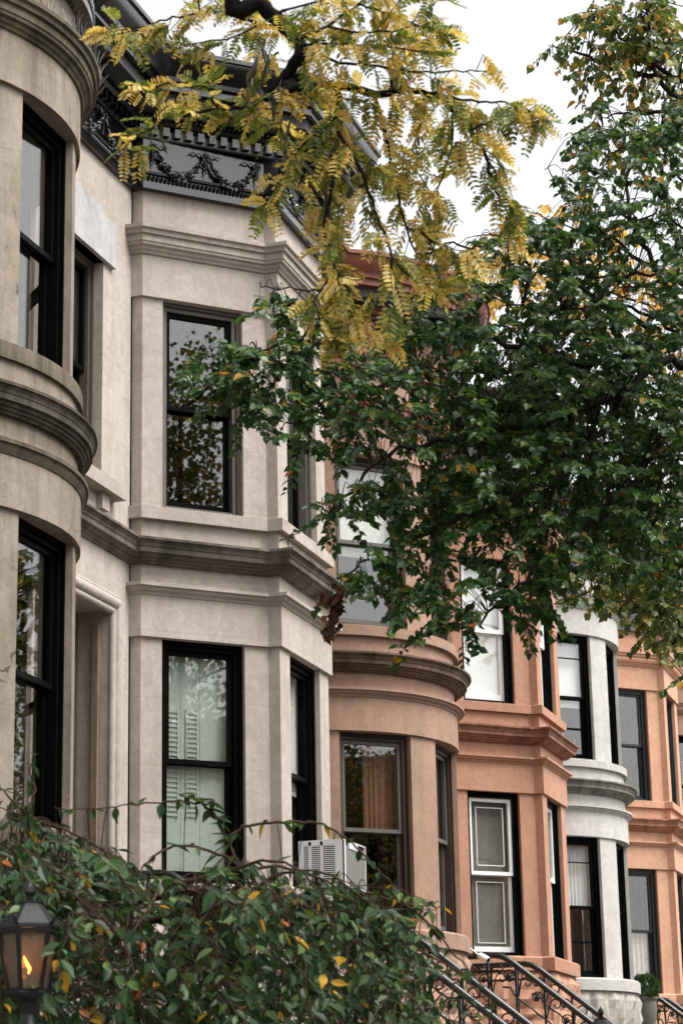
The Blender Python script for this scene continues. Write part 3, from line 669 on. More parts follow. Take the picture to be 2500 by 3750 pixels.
def lantern(loc, zt, s, label, lit, rot=0.0):
    """six-sided post lantern; zt = height of the finial, s = half width under the roof"""
    x, y = loc; par = empty('lamp_post', (x, y, 0), label, 'lamp', 'post lanterns in the front yards')
    K = 6; ang = [rot+2*math.pi*k/K for k in range(K)]
    ring = lambda rr, z: [(x+rr*math.cos(a), y+rr*math.sin(a), z) for a in ang]
    def loft(mb, prof):
        for (ra, za), (rb, zb) in zip(prof, prof[1:]):
            mb.add(ring(ra, za)+ring(rb, zb), [(k, (k+1) % K, (k+1) % K+K, k+K) for k in range(K)])
    z = lambda k: zt-s*k
    q = MB(); loft(q, [(s*1.0, z(1.62)), (s*1.08, z(1.60)), (s*1.08, z(1.50)), (s*1.02, z(1.46)), (s*.50, z(.92)), (s*.34, z(.78)), (s*.36, z(.76)), (s*.36, z(.72)), (s*.10, z(.70)), (s*.12, z(.55)), (s*.2, z(.42)), (s*.16, z(.25)), (s*.05, z(.1)), (.001, z(0))])
    q.build('lantern_roof', M_lamp, par)
    q = MB(); loft(q, [(s*.99, z(1.74)), (s*1.01, z(1.62))]); q.build('roof_band', M_copper, par)
    q = MB()
    for k in range(K):
        p1 = ring(s*.97, z(1.70))[k]; p2 = ring(s*.65, z(3.55))[k]; q.tube([p1, p2], [s*.085, s*.075], 6)
    for k in range(K):
        for (rr, zz, th) in ((s*.63, z(3.55), s*.09), (s*.97, z(1.72), s*.06)):
            q.tube([ring(rr, zz)[k], ring(rr, zz)[(k+1) % K]], th, 6)
    loft(q, [(s*.64, z(3.5)), (s*.72, z(3.62)), (s*.62, z(3.75)), (s*.34, z(3.95)), (s*.24, z(4.3))])
    for k in range(K):
        p = ring(s*1.08, z(1.52))[k]; v = Vector((math.cos(ang[k]), math.sin(ang[k]), 0)); p = Vector(p)
        q.tube([p-v*s*.05, p+v*s*.12+Vector((0,0,s*.06)), p+v*s*.18+Vector((0,0,s*.22)), p+v*s*.08+Vector((0,0,s*.30))], [s*.05, s*.06, s*.05, s*.02], 6)
    q.build('lantern_frame', M_lamp, par)
    for k in range(K):
        a1, a2 = ring(s*.93, z(1.74)), ring(s*.63, z(3.52)); b1, b2 = ring(s*.90, z(1.74)), ring(s*.60, z(3.52)); k2 = (k+1) % K
        q = MB(); q.add([a2[k], a2[k2], a1[k2], a1[k], b2[k], b2[k2], b1[k2], b1[k]], [(0,1,2,3), (7,6,5,4)]); q.build('lantern_pane', M_amber, par)
    if lit:
        q = MB(); c = Vector((x, y, z(2.9)))
        pts = [c+Vector((0, 0, -s*.12)), c+Vector((s*.02, -s*.03, s*.05)), c+Vector((-s*.02, s*.05, s*.2)), c+Vector((-s*.05, s*.12, s*.36)), c+Vector((-s*.06, s*.15, s*.46))]
        q.tube(pts, [s*.02, s*.055, s*.05, s*.03, s*.006], 10); q.build('flame', M_flame, par, 180)
        l = bpy.data.lights.new('flame_light', 'POINT'); l.energy = .5; l.color = (1, .50, .18); l.shadow_soft_size = .02
        lo2 = bpy.data.objects.new('flame_light', l); C.objects.link(lo2); lo2.parent = par; lo2.location = (0, 0, z(2.35))
        q = MB(); q.tube([(x, y, z(3.6)), (x, y, z(3.02))], s*.05, 8); q.build('burner', M_copper, par)
    q = MB(); q.lathe((x, y, 0), [(.10, .016), (.10, .25), (.07, .32), (.045, .4), (.038, zt-s*4.9), (.055, zt-s*4.8), (.035, zt-s*4.6), (s*.24, zt-s*4.28)], 14); q.build('post', M_lamp, par, 40)
    return par
p = at(110, 3330, 8.7); lantern((p.x, p.y), 2.60, .118, 'black post lantern with a burning flame at the bottom left corner', True, rot=R_(64))
p = at(2197, 3690, 16.2); lantern((p.x, p.y), 2.50, .118, 'black unlit post lantern whose roof shows at the bottom edge', False, rot=R_(40))

# ================================================================ vegetation
def leaf_shape(kind):
    if kind == 'heart': half = [(.02, 0), (-.07, .20), (.04, .40), (.30, .50), (.58, .40), (.82, .18), (1.08, 0)]
    elif kind == 'oval': half = [(0, 0), (.12, .13), (.32, .235), (.55, .235), (.80, .12), (1.06, 0)]
    else: half = [(0, 0), (.2, .15), (.5, .20), (.8, .14), (1, 0)]
    return half
def add_leaf(mb, p, d, nrm, size, half, fold=.25, curl=.15, mi=0, wf=1.0):
    d = d.normalized(); s = d.cross(nrm)
    if s.length < 1e-4: s = d.orthogonal()
    s.normalize(); n = s.cross(d)
    o = len(mb.v)
    for sg in (1, -1):
        for (x, y) in (half if sg == 1 else half[1:-1]):
            q = p + (d*x + s*(y*sg*wf) + n*(abs(y)*fold - curl*x*x))*size
            mb.v.append((q.x, q.y, q.z))
    k = len(half); up_ = list(range(k)); 
    mb.f.append(tuple(o+i for i in up_)); mb.m.append(mi)
    mb.f.append(tuple([o+k-1] + [o+k+i for i in reversed(range(k-2))] + [o])); mb.m.append(mi)
def rv(r, a=1.0): return Vector((r.uniform(-a, a), r.uniform(-a, a), r.uniform(-a, a)))
def smooth_path(pts, n=6):
    """Catmull-Rom through points"""
    out = []; P = [pts[0]] + list(pts) + [pts[-1]]
    for i in range(1, len(P)-2):
        for k in range(n):
            t = k/n; a, b, c, d = P[i-1], P[i], P[i+1], P[i+2]
            out.append(.5*((2*b)+(c-a)*t+(2*a-5*b+4*c-d)*t*t+(3*b-a-3*c+d)*t*t*t))
    out.append(pts[-1]); return out
def branch(mb, pts, r0, r1, n=6, wob=0.0, r=None, sides=7):
    P = smooth_path([Vector(p) for p in pts], n)
    if r: P = [p if i in (0, len(P)-1) else p+rv(r, wob) for i, p in enumerate(P)]
    N = len(P); mb.tube(P, [r0+(r1-r0)*i/(N-1) for i in range(N)], sides); return P
def inpoly(x, y, poly):
    c = False; j = len(poly)-1
    for i in range(len(poly)):
        xi, yi = poly[i]; xj, yj = poly[j]
        if (yi > y) != (yj > y) and x < (xj-xi)*(y-yi)/(yj-yi)+xi: c = not c
        j = i
    return c
U = 2500/1568.0
def to_px(p):
    d = p-CAM; c = max(.01, d.dot(fwd)); return W_PX/2+F_PX*d.dot(right)/c, H_PX/2-F_PX*d.dot(up)/c
def outer(p, m=30):
    """is this point beyond the picture's right edge or above it (the parts of a crown the photograph leaves to be imagined)"""
    x, y = to_px(p); return x > W_PX+m or y < -m
def crown_twigs(r, regions):
    """twig seats spread through a crown volume: each region = outline seen from the street, depth range, how many"""
    seats = []
    for poly, d0, d1, n in regions:
        xs = [p[0] for p in poly]; ys = [p[1] for p in poly]; k = 0; tries = 0
        while k < n and tries < n*60:
            tries += 1; x, y = r.uniform(min(xs), max(xs)), r.uniform(min(ys), max(ys))
            if inpoly(x, y, poly): seats.append(at(x*U, y*U, r.uniform(d0, d1))); k += 1
    return seats
def leafy_twig(r, wood, leaves, base, tip, nleaf, size, half, hang, fold, wood_r=.004, spread=1.0, up=None):
    v = tip-base; sag = Vector((0, 0, -1))
    pts = [base, base+v*.35+Vector((0, 0, .05*v.length)), base+v*.7+Vector((0, 0, .03*v.length)), tip]
    P = smooth_path(pts, 3); wood.tube(P, [wood_r*(1-.75*i/(len(P)-1)) for i in range(len(P))], 4, cap=False)
    side = v.cross(Vector((0, 0, 1)))
    side = side.normalized() if side.length > 1e-4 else Vector((1, 0, 0))
    for i in range(nleaf):
        f = (i+.6)/nleaf; k = f*(len(P)-1); a = int(min(k, len(P)-2)); p = P[a].lerp(P[a+1], k-a)
        sg = 1 if i % 2 else -1
        d = (v.normalized()*.5 + side*sg*.75*spread + sag*hang + rv(r, .45))
        nn = (up or Vector((0, 0, 1))) + rv(r, .6) + d*.1
        st = p + d.normalized()*size*.25
        wood.tube([p, st], .0011 if size < .12 else .004, 3, cap=False)
        add_leaf(leaves, st, d, nn, size*r.choice((.5, .7, .85, 1.0, 1.0, 1.15))*r.uniform(.9, 1.1), half, fold=fold*r.uniform(.3, 1.5), curl=r.uniform(.0, .35))
def nearest(P, q): return min(P, key=lambda p: (p-q).length_squared)

# ---- near linden: heavy dark green crown from the right
r = random.Random(11)
HEART = leaf_shape('heart'); OVAL = leaf_shape('oval'); LEAFLET = leaf_shape('leaflet')
M_lind = leafmat('linden_leaf', [(0, (.024,.064,.018)), (.3, (.036,.088,.023)), (.55, (.055,.115,.028)), (.74, (.095,.160,.038)), (.92, (.18,.21,.05)), (.975, (.42,.24,.03)), (.992, (.30,.08,.02))], .28, .40, .42)
M_bark = bark('linden_bark', (.026,.023,.020)); M_darkbark = bark('locust_bark', (.010,.009,.008))
T0 = at(2830, 1700, 12.4); tx, ty = T0.x, T0.y
linden = empty('linden_tree', (tx, ty, 0), 'big dark green linden with heart shaped leaves filling the right side, nearest', 'tree', 'street trees along the kerb')
wood = MB(); lv = MB(); skel = []
trunk = branch(wood, [(tx, ty, -.05), (tx+.03, ty, 1.2), (tx-.02, ty+.03, 3.2), (tx, ty+.02, 5.2), (tx-.05, ty, 7.6), (tx-.1, ty+.05, 10.0)], .19, .06, 5, 0, None, 12)
def LP(*a): return [at(x*U, y*U, D) for x, y, D in a]
limbs = [
  (LP((1775,1000,12.4),(1700,860,12.4),(1568,775,12.4),(1375,830,12.3),(1200,800,12.2),(1000,740,12.3),(800,740,12.2),(640,790,12.3),(480,820,12.3)), .055, .005),
  (LP((1775,1050,12.4),(1568,830,12.2),(1430,900,12.0),(1250,970,11.8),(1060,1010,11.8),(900,1040,11.7),(780,1150,11.7),(740,1180,11.7)), .05, .005),
  (LP((1430,900,12.0),(1300,1080,11.6),(1100,1180,11.5),(940,1240,11.4),(840,1290,11.4),(770,1330,11.4)), .03, .005),
  (LP((1775,1100,12.4),(1560,1000,12.0),(1400,1160,11.4),(1250,1290,11.2),(1130,1400,11.2),(1100,1440,11.2)), .04, .005),
  (LP((1700,860,12.4),(1560,700,12.6),(1470,560,12.8),(1440,400,12.9),(1430,260,13)), .04, .006),
  (LP((1470,600,12.8),(1350,500,12.8),(1280,430,12.8),(1250,390,12.8)), .02, .004),
  (LP((1500,760,12.4),(1300,640,12.8),(1100,570,12.9),(1000,560,13.0)), .03, .005),
  (LP((1250,970,11.8),(1050,900,12.0),(850,900,12.1),(700,960,12.1),(650,980,12.1)), .02, .004),
  (LP((1000,740,12.3),(800,690,12.4),(700,670,12.4),(600,660,12.4)), .018, .004),
  (LP((800,740,12.2),(640,860,12.1),(560,940,12.1),(530,990,12.1)), .012, .003),
  (LP((1560,1000,12.0),(1500,1150,11.6),(1480,1260,11.5)), .025, .005),
  (LP((1775,800,12.6),(1640,560,12.6),(1560,400,12.6),(1540,290,12.7)), .03, .005),
  (LP((1640,560,12.6),(1520,500,12.4),(1400,500,12.3),(1330,470,12.3)), .015, .004),
  (LP((1700,860,12.4),(1540,640,12.2),(1380,640,12.0),(1220,560,12.0),(1130,540,12.2)), .02, .004),
  (LP((1568,775,12.4),(1420,700,12.0),(1250,720,11.8),(1100,660,11.8)), .02, .004),
  (LP((1250,970,11.8),(1150,860,11.6),(1000,850,11.6),(900,820,11.7)), .014, .004),
]
for pts, a, b in limbs: skel += branch(wood, pts, a*.62, b*.8, 6, .025, r, 7)
limb_ends = []
for i in range(22):                                             # limbs that carry the crown beyond the picture
    a = i*2.39+.3; z0 = 3.6+i*.29; L = (3.0-.06*i)*r.uniform(.75, 1.1); b0 = Vector((tx, ty, z0))
    dirv = Vector((math.cos(a), math.sin(a), .32)); e = b0+dirv*L
    if not (outer(e, 60) and outer(b0+dirv*L*.6, 40)): continue
    q = branch(wood, [b0, b0+dirv*L*.5+Vector((0, 0, .1)), e+Vector((0, 0, -.15))], .035, .005, 6, .03, r, 6); skel += q; limb_ends += q[4:]
core = [(990,600),(1090,560),(1210,480),(1290,410),(1325,270),(1420,240),(1600,270),(1620,1310),(1500,1320),(1430,1250),(1330,1300),(1235,1345),(1120,1290),(960,1200),(900,1110),(830,1040),(780,980),(790,890),(870,800),(930,730)]
regions = [
  (core, 11.0, 13.3, 700),
  ([(1180,720),(1568,640),(1568,1250),(1420,1220),(1240,1310),(1050,1200),(1000,1000)], 11.0, 13.1, 330),
  ([(415,835),(460,800),(540,790),(640,770),(760,800),(790,880),(700,930),(600,920),(500,880),(430,860)], 12.0, 12.5, 62),
  ([(585,655),(640,640),(720,680),(800,700),(860,760),(840,820),(760,800),(690,740),(600,700)], 12.2, 12.8, 30),
  ([(560,790),(640,790),(650,860),(560,985),(525,985),(540,900)], 12.0, 12.3, 14),
  ([(650,960),(720,910),(800,880),(880,910),(890,1010),(800,1050),(700,1040),(655,1000)], 11.9, 12.4, 36),
  ([(730,1160),(790,1120),(880,1080),(980,1090),(1000,1190),(920,1220),(790,1180)], 11.5, 12.1, 34),
  ([(770,1300),(860,1240),(980,1220),(1100,1290),(1000,1330),(900,1360),(800,1350)], 11.2, 11.6, 26),
  ([(920,1360),(1000,1310),(1130,1300),(1240,1340),(1255,1410),(1210,1425),(1110,1390),(1090,1450),(1000,1440),(950,1390)], 11.0, 11.4, 30),
  ([(1240,400),(1300,370),(1330,420),(1290,450)], 12.6, 13, 4),
  ([(860,760),(930,700),(1010,600),(1060,640),(940,830)], 12.2, 13.2, 26),
]
seats = crown_twigs(r, regions)
for _ in range(520):                                            # crown continues above and right of the frame
    p = r.choice(limb_ends)+rv(r, .55)
    if outer(p): seats.append(p)
for s in seats:
    b = nearest(skel, s); v = s-b; L = v.length
    if L > 1.0: continue
    out = Vector((v.x, v.y, 0)); out = out.normalized() if out.length > 1e-4 else Vector((-1, 0, 0))
    lean = (Vector((-.45, -.25, 0))*.5 + out*.4 + rv(r, .35)); lean.z = r.uniform(-.55, -.1)
    tip = s+lean.normalized()*r.uniform(.18, .34)
    if L > .08: wood.tube(smooth_path([b, b+v*.5+Vector((0, 0, .06)), s], 3), [.0035, .003, .003, .0025, .002, .002, .002][:7], 4, cap=False)
    leafy_twig(r, wood, lv, s, tip, r.randint(17, 25), .046, HEART, .22, .25, up=Vector((-.30, -.20, .85)))
wood.build('trunk', M_bark, linden, 180); lv.build('crown', M_lind, linden)
dl = MB(); dw = MB()
M_dead = leafmat('dead_leaf', [(0, (.075,.028,.014)), (.4, (.12,.045,.02)), (.75, (.05,.022,.014))], .7, .15, .2)
for tw in ((790,1315,752,1440), (800,1320,775,1400), (785,1320,745,1390)):
    dw.tube([at(tw[0]*U, tw[1]*U, 11.4), at((tw[0]*.5+tw[2]*.5)*U-6, (tw[1]+tw[3])*.5*U, 11.4), at(tw[2]*U, tw[3]*U, 11.4)], [.004, .003, .0015], 5)
for k in range(95):
    f = r.random(); p = at((750+r.gauss(0, 15)*(1.2-f)+(1-f)*30)*U, (1335+f*130+r.gauss(0, 6))*U, 11.4+r.uniform(-.08, .08))
    add_leaf(dl, p, Vector((r.uniform(-.3, .3), r.uniform(-.3, .3), -1)), rv(r), .046*r.uniform(.6, 1.2), HEART, fold=1.1, curl=.5, wf=.5)
dl.v and dl.build('dead_leaves', M_dead, linden); dw.build('dead_twig', M_bark, linden, 180)

# ---- honey locust: yellow and green pinnate sprays hanging from the top
r = random.Random(5)
M_loc = leafmat('locust_leaf_yellow', [(0, (.70,.50,.14)), (.3, (.74,.56,.21)), (.6, (.60,.40,.09)), (.85, (.70,.60,.27))], .5, .40, .3, 1.25)
M_locg = leafmat('locust_leaf_green', [(0, (.14,.185,.036)), (.4, (.24,.26,.06)), (.7, (.10,.15,.03)), (.86, (.40,.38,.11))], .5, .38, .3, 1.3)
lx, ly_ = 8.9, 1.02
locust = empty('honey_locust_tree', (lx, ly_, 0), 'honey locust with yellow and green feathery sprays hanging from the top', 'tree', 'street trees along the kerb')
wood = MB(); ly1 = MB(); lyg = MB()
DL = 9.3
def LQ(D, *a): return [at(x*U, y*U, D+(i%3-1)*.05) for i, (x, y) in enumerate(a)]
branch(wood, [(lx, ly_, -.05), (lx, ly_, 1.5), (lx+.03, ly_-.03, 4.0), (lx-.05, ly_+.0, 6.6), (lx-.3, ly_+.35, 8.3)], .17, .075, 6, 0, None, 12)
branch(wood, [(lx-.05, ly_, 6.6), (lx+.1, ly_-.6, 8.5), (lx+.3, ly_-1.3, 10)], .09, .03, 6, 0, None, 9)
main = [Vector((lx-.3, ly_+.35, 8.3)), Vector((lx-.35, ly_+1.2, 8.75))] + LQ(DL, (555,-70), (600,8), (648,55), (690,110), (664,165), (625,212))
branch(wood, main, .046, .025, 6, .004, r, 10)
LB = [
 ([(690,108),(700,150),(690,175),(650,200)], .026, .02, 0),
 ([(650,205),(700,200),(780,195),(860,216),(930,205),(985,215),(1040,250),(1080,300),(1110,350),(1130,420),(1165,490)], .024, .004, .0),
 ([(770,200),(785,262),(770,340),(765,420),(755,480)], .015, .007, .1),
 ([(655,70),(600,55),(530,35),(470,30),(400,40),(320,62),(250,72)], .009, .003, .25),
 ([(625,212),(570,245),(500,250),(440,262),(380,280),(330,305),(300,325)], .010, .003, .1),
 ([(690,108),(760,140),(850,150),(940,165),(1030,163),(1105,163)], .008, .003, -.15),
 ([(860,216),(885,310),(905,410),(930,520),(965,600)], .010, .004, .1),
 ([(775,300),(830,400),(868,500),(900,590),(895,700)], .010, .004, -.1),
 ([(900,208),(905,120),(950,45),(1000,5)], .009, .003, .15),
 ([(680,90),(750,60),(820,10),(890,-50)], .010, .004, -.2),
 ([(765,420),(745,520),(765,610),(720,690)], .008, .004, 0),
 ([(985,215),(1080,232),(1160,236),(1215,255)], .007, .003, -.1),
 ([(640,50),(560,-10),(460,-60)], .009, .003, .3),
 ([(1040,250),(1035,340),(1010,420),(1000,500)], .006, .003, .15),
 ([(930,520),(1010,560),(1090,590)], .005, .002, 0),
 ([(785,262),(700,330),(650,400),(610,470)], .006, .003, .1),
 ([(500,250),(470,200),(400,190),(330,200)], .006, .003, .15),
 ([(1080,300),(1150,270),(1200,260),(1235,270)], .005, .002, -.1),
 ([(460,30),(450,-20),(420,-60)], .006, .003, .2),
 
 
 ([(765,610),(800,680),(790,740)], .004, .002, -.1),
 ([(690,105),(780,100),(880,108),(985,125)], .006, .003, -.25),
 ([(750,60),(850,75),(960,60)], .006, .003, -.3), ([(820,10),(900,35),(1005,75)], .006, .003, -.2),
 ([(640,30),(720,5),(820,-15),(900,-30)], .006, .003, -.3), ([(640,70),(690,30),(760,5)], .006, .003, .2),
 ([(900,590),(960,650),(1040,640)], .004, .002, .1), ([(760,620),(830,710),(880,770)], .004, .002, .1), ([(720,690),(745,770)], .004, .002, 0),
 ([(880,320),(960,400),(1000,470)], .005, .003, .2), ([(600,55),(520,90),(440,100)], .005, .003, .2), ([(770,340),(830,350),(900,420)], .005, .003, .2),
 ([(985,215),(960,300),(940,380)], .005, .003, .25), ([(1110,350),(1150,420),(1185,520)], .005, .003, 0), ([(840,420),(790,470),(770,560)], .005, .003, .2),
  ([(620,215),(660,330),(690,420)], .006, .003, .2), ([(640,120),(590,170),(560,230)], .006, .003, .2),
]
def pinnate(base, d, L, yellow):
    """one feathery leaf: a rachis with paired leaflets"""
    mb = ly1 if yellow else lyg
    d = d.normalized(); s = d.cross(Vector((0, 0, 1))+rv(r, .8)); s = s.normalized() if s.length > 1e-3 else d.orthogonal(); n = s.cross(d)
    np_ = r.randint(7, 9); P = []
    for i in range(np_+1):
        f = i/np_; P.append(base+d*L*f+Vector((0, 0, -L*.22*f*f)))
    wood.tube([P[0], P[len(P)//2], P[-1]], [.0013, .001, .0006], 3, cap=False)
    ll = L*.31*r.uniform(.85, 1.1); fold = r.uniform(-.5, .4)
    for i in range(1, np_+1):
        f = i/np_; sz = ll*(.75+.5*math.sin(f*math.pi))*.85
        for sg in (1, -1):
            if r.random() < .09: continue
            dd = s*sg*.92+d*.55+n*(fold+r.uniform(-.15, .15)); add_leaf(mb, P[i], dd, n+rv(r, .2), sz, LEAFLET, fold=.3, curl=.05)
for pts, a, b, dz in LB:
    P = branch(wood, LQ(DL+dz, *pts), a, b, 5, .006, r, 6)
    S = [0]
    for x, y in zip(P, P[1:]): S.append(S[-1]+(y-x).length)
    tot = S[-1]; s = .03 if a < .02 else .12
    while s < tot:
        i = max(k for k in range(len(S)) if S[k] <= s); i = min(i, len(P)-2); p = P[i].lerp(P[i+1], (s-S[i])/max(1e-6, S[i+1]-S[i])); t = (P[i+1]-P[i]).normalized()
        # short spur with a bunch of leaves
        sp = p+(t*.3+rv(r, .7)+Vector((0, 0, -.15))).normalized()*r.uniform(.01, .09)
        wood.tube([p, sp], [.0028, .002], 4, cap=False)
        yel = r.random() < .55
        for k in range(r.randint(2, 4)):
            d = t*.5+rv(r, .85)+Vector((0, 0, -.40)); pinnate(sp, d, r.uniform(.09, .155), yel if r.random() < .75 else not yel)
        s += r.uniform(.042, .08)
    for k in range(3): pinnate(P[-1], (P[-1]-P[-3]).normalized()+rv(r, .5), r.uniform(.10, .15), r.random() < .55)
wood.build('trunk', M_darkbark, locust, 180); ly1.build('yellow_leaves', M_loc, locust); lyg.build('green_leaves', M_locg, locust)
M_pod = paint('seed_pod_skin', (.030,.014,.010), .4, .4, .2, 0, .5, 60)
for (x, y, l) in [(600,90,.2),(585,110,.22),(572,120,.18),(610,100,.24),(660,225,.25),(640,190,.2),(590,150,.2),(765,470,.18),(745,430,.16),(855,395,.2),(385,290,.12),(565,165,.18),(770,300,.15)]:
    p = at(x*U, y*U, DL+r.uniform(-.08, .08)); q = MB(); pts = []; a0 = r.uniform(0, 6.28); tw = r.uniform(1, 3)
    for i in range(9):
        f = i/8; pts.append(p+Vector((.03*math.sin(a0+f*2.6), .03*math.cos(a0+f*2.2), -l*f)))
    vs = []
    for i, c in enumerate(pts):
        an = a0+tw*i/8; wv = .013*math.sin(math.pi*min(.98, max(.03, i/8)))+.002; e = Vector((math.cos(an), math.sin(an), 0)); g = Vector((-math.sin(an), math.cos(an), 0))*.003
        vs += [tuple(c+e*wv), tuple(c+g), tuple(c-e*wv), tuple(c-g)]
    q.add(vs, [(4*i+k, 4*i+(k+1) % 4, 4*i+4+(k+1) % 4, 4*i+4+k) for i in range(8) for k in range(4)])
    q.build('seed_pod', M_pod, locust, 180)

# ---- farther street trees on the right
def far_tree(name, base, limbs, regions, size, mat, label, seed, nl=(8, 12), half=HEART, hang=.6, tr=(.14, .05), hgt=8.0, extra=0, wr=.012):
    r = random.Random(seed); x, y = base
    par = empty(name, (x, y, 0), label, 'tree', 'street trees along the kerb'); wood = MB(); lv = MB(); sk = []
    branch(wood, [(x, y, -.05), (x+.05, y, hgt*.3), (x, y+.05, hgt*.65), (x-.05, y, hgt)], tr[0], tr[1], 5, 0, None, 10)
    for pts in limbs: sk += branch(wood, LP(*pts), wr*2.2, .004, 6, .02, r, 6)
    st = crown_twigs(r, regions)
    ends = []
    for i in range(18):
        a = i*2.39+.5; z0 = hgt*(.42+.03*i); L = (2.6-.05*i)*r.uniform(.7, 1.1); b0 = Vector((x, y, min(z0, hgt*.97))); dv = Vector((math.cos(a), math.sin(a), .4)); e = b0+dv*L
        if outer(e, 60) and outer(b0+dv*L*.6, 40): q = branch(wood, [b0, b0+dv*L*.5+Vector((0, 0, .1)), e+Vector((0, 0, -.1))], .03, .005, 5, .03, r, 5); sk += q; ends += q[3:]
    for _ in range(extra*3):
        if ends:
            p = r.choice(ends)+rv(r, .55)
            if outer(p): st.append(p)
    for s in st:
        b = nearest(sk, s); v = s-b
        if v.length > 1.5: continue
        if v.length > .06: wood.tube([b, b+v*.5+Vector((0, 0, .05)), s], [.007, .005, .004], 4, cap=False)
        tip = s+(rv(r, .6)+Vector((-.2, 0, -.35))).normalized()*size*4.2
        leafy_twig(r, wood, lv, s, tip, r.randint(*nl), size, half, hang, .25)
    wood.build('trunk', M_bark, par, 180); lv.build('crown', mat, par)
M_l2 = leafmat('pale_linden_leaf', [(0, (.07,.11,.028)), (.3, (.11,.15,.035)), (.6, (.16,.19,.05)), (.82, (.26,.24,.06)), (.92, (.45,.28,.06))], .4, .4, .5)
M_l3 = leafmat('thin_tree_leaf', [(0, (.075,.115,.032)), (.4, (.115,.155,.042)), (.7, (.24,.23,.06)), (.84, (.50,.27,.045)), (.95, (.55,.33,.08))], .42, .35, .5)
b2 = at(2700, 2500, 21)
far_tree('linden_tree', (b2.x, b2.y), [((1640,1180,21),(1560,1240,21),(1480,1300,20.8),(1400,1340,20.6),(1320,1370,20.6),(1270,1390,20.6)), ((1640,1180,21),(1590,1300,20.6),(1540,1370,20.5),(1500,1420,20.5)), ((1640,1100,21),(1540,1150,21.3),(1420,1230,21.3),(1330,1290,21.3)), ((1640,1350,20.5),(1560,1450,20.3),(1530,1500,20.3))],
    [([(1290,1340),(1340,1280),(1400,1210),(1480,1180),(1580,1190),(1580,1420),(1500,1425),(1420,1385),(1330,1395)], 20, 21.6, 150), ([(1440,1370),(1568,1350),(1568,1500),(1530,1520),(1480,1450)], 20, 20.8, 30), ([(1300,1180),(1568,1080),(1568,1230),(1380,1260)], 21, 22.4, 60)], .075, M_l2,
    'paler linden at the right edge, low leaves over the orange house cornice', 21, hgt=7.5, extra=60)
b3 = at(2800, 1500, 16.5)
far_tree('street_tree', (b3.x, b3.y), [((1660,200,16.5),(1560,180,16.4),(1460,120,16.3),(1400,60,16.3),(1360,20,16.3)), ((1560,180,16.4),(1440,170,16.3),(1330,120,16.2),(1265,105,16.2)), ((1660,330,16.5),(1540,262,16.4),(1460,262,16.4),(1380,270,16.4)), ((1640,250,16.4),(1520,200,16.3),(1480,60,16.3),(1470,0,16.3)), ((1540,262,16.4),(1480,330,16.4),(1400,350,16.4))],
    [([(1255,105),(1300,80),(1350,40),(1365,0),(1440,-30),(1580,-30),(1580,120),(1450,120),(1380,190),(1345,160),(1320,135),(1270,125)], 15.9, 16.8, 105), ([(1350,120),(1440,100),(1568,100),(1568,330),(1460,330),(1400,300),(1340,290),(1390,200)], 16, 17, 48), ([(1330,290),(1400,270),(1500,320),(1520,380),(1380,370)], 16, 17, 18), ([(1470,120),(1568,60),(1568,280),(1520,260)], 16, 17, 26)], .062, M_l3,
    'thin leaved tree with orange flecks in the top right corner', 22, hgt=9.5, extra=70)
b4 = at(2760, 2500, 30)
M_l4 = leafmat('golden_leaf', [(0, (.50,.30,.07)), (.5, (.60,.38,.12)), (.8, (.42,.30,.09))], .5, .45, .3)
far_tree('golden_tree', (b4.x, b4.y), [((1680,700,30),(1560,650,30),(1400,560,30),(1250,500,30),(1190,470,30)), ((1680,720,30),(1500,700,30),(1300,640,30),(1060,600,30))],
    [([(1150,480),(1210,450),(1330,460),(1420,490),(1500,540),(1500,720),(1100,720),(1000,610),(1060,560)], 29, 31, 130), ([(1480,620),(1568,600),(1568,1000),(1480,900)], 29, 31, 40)], .10, M_l4,
    'golden leaved tree glowing behind the dark linden crown', 23, hgt=10, extra=20)

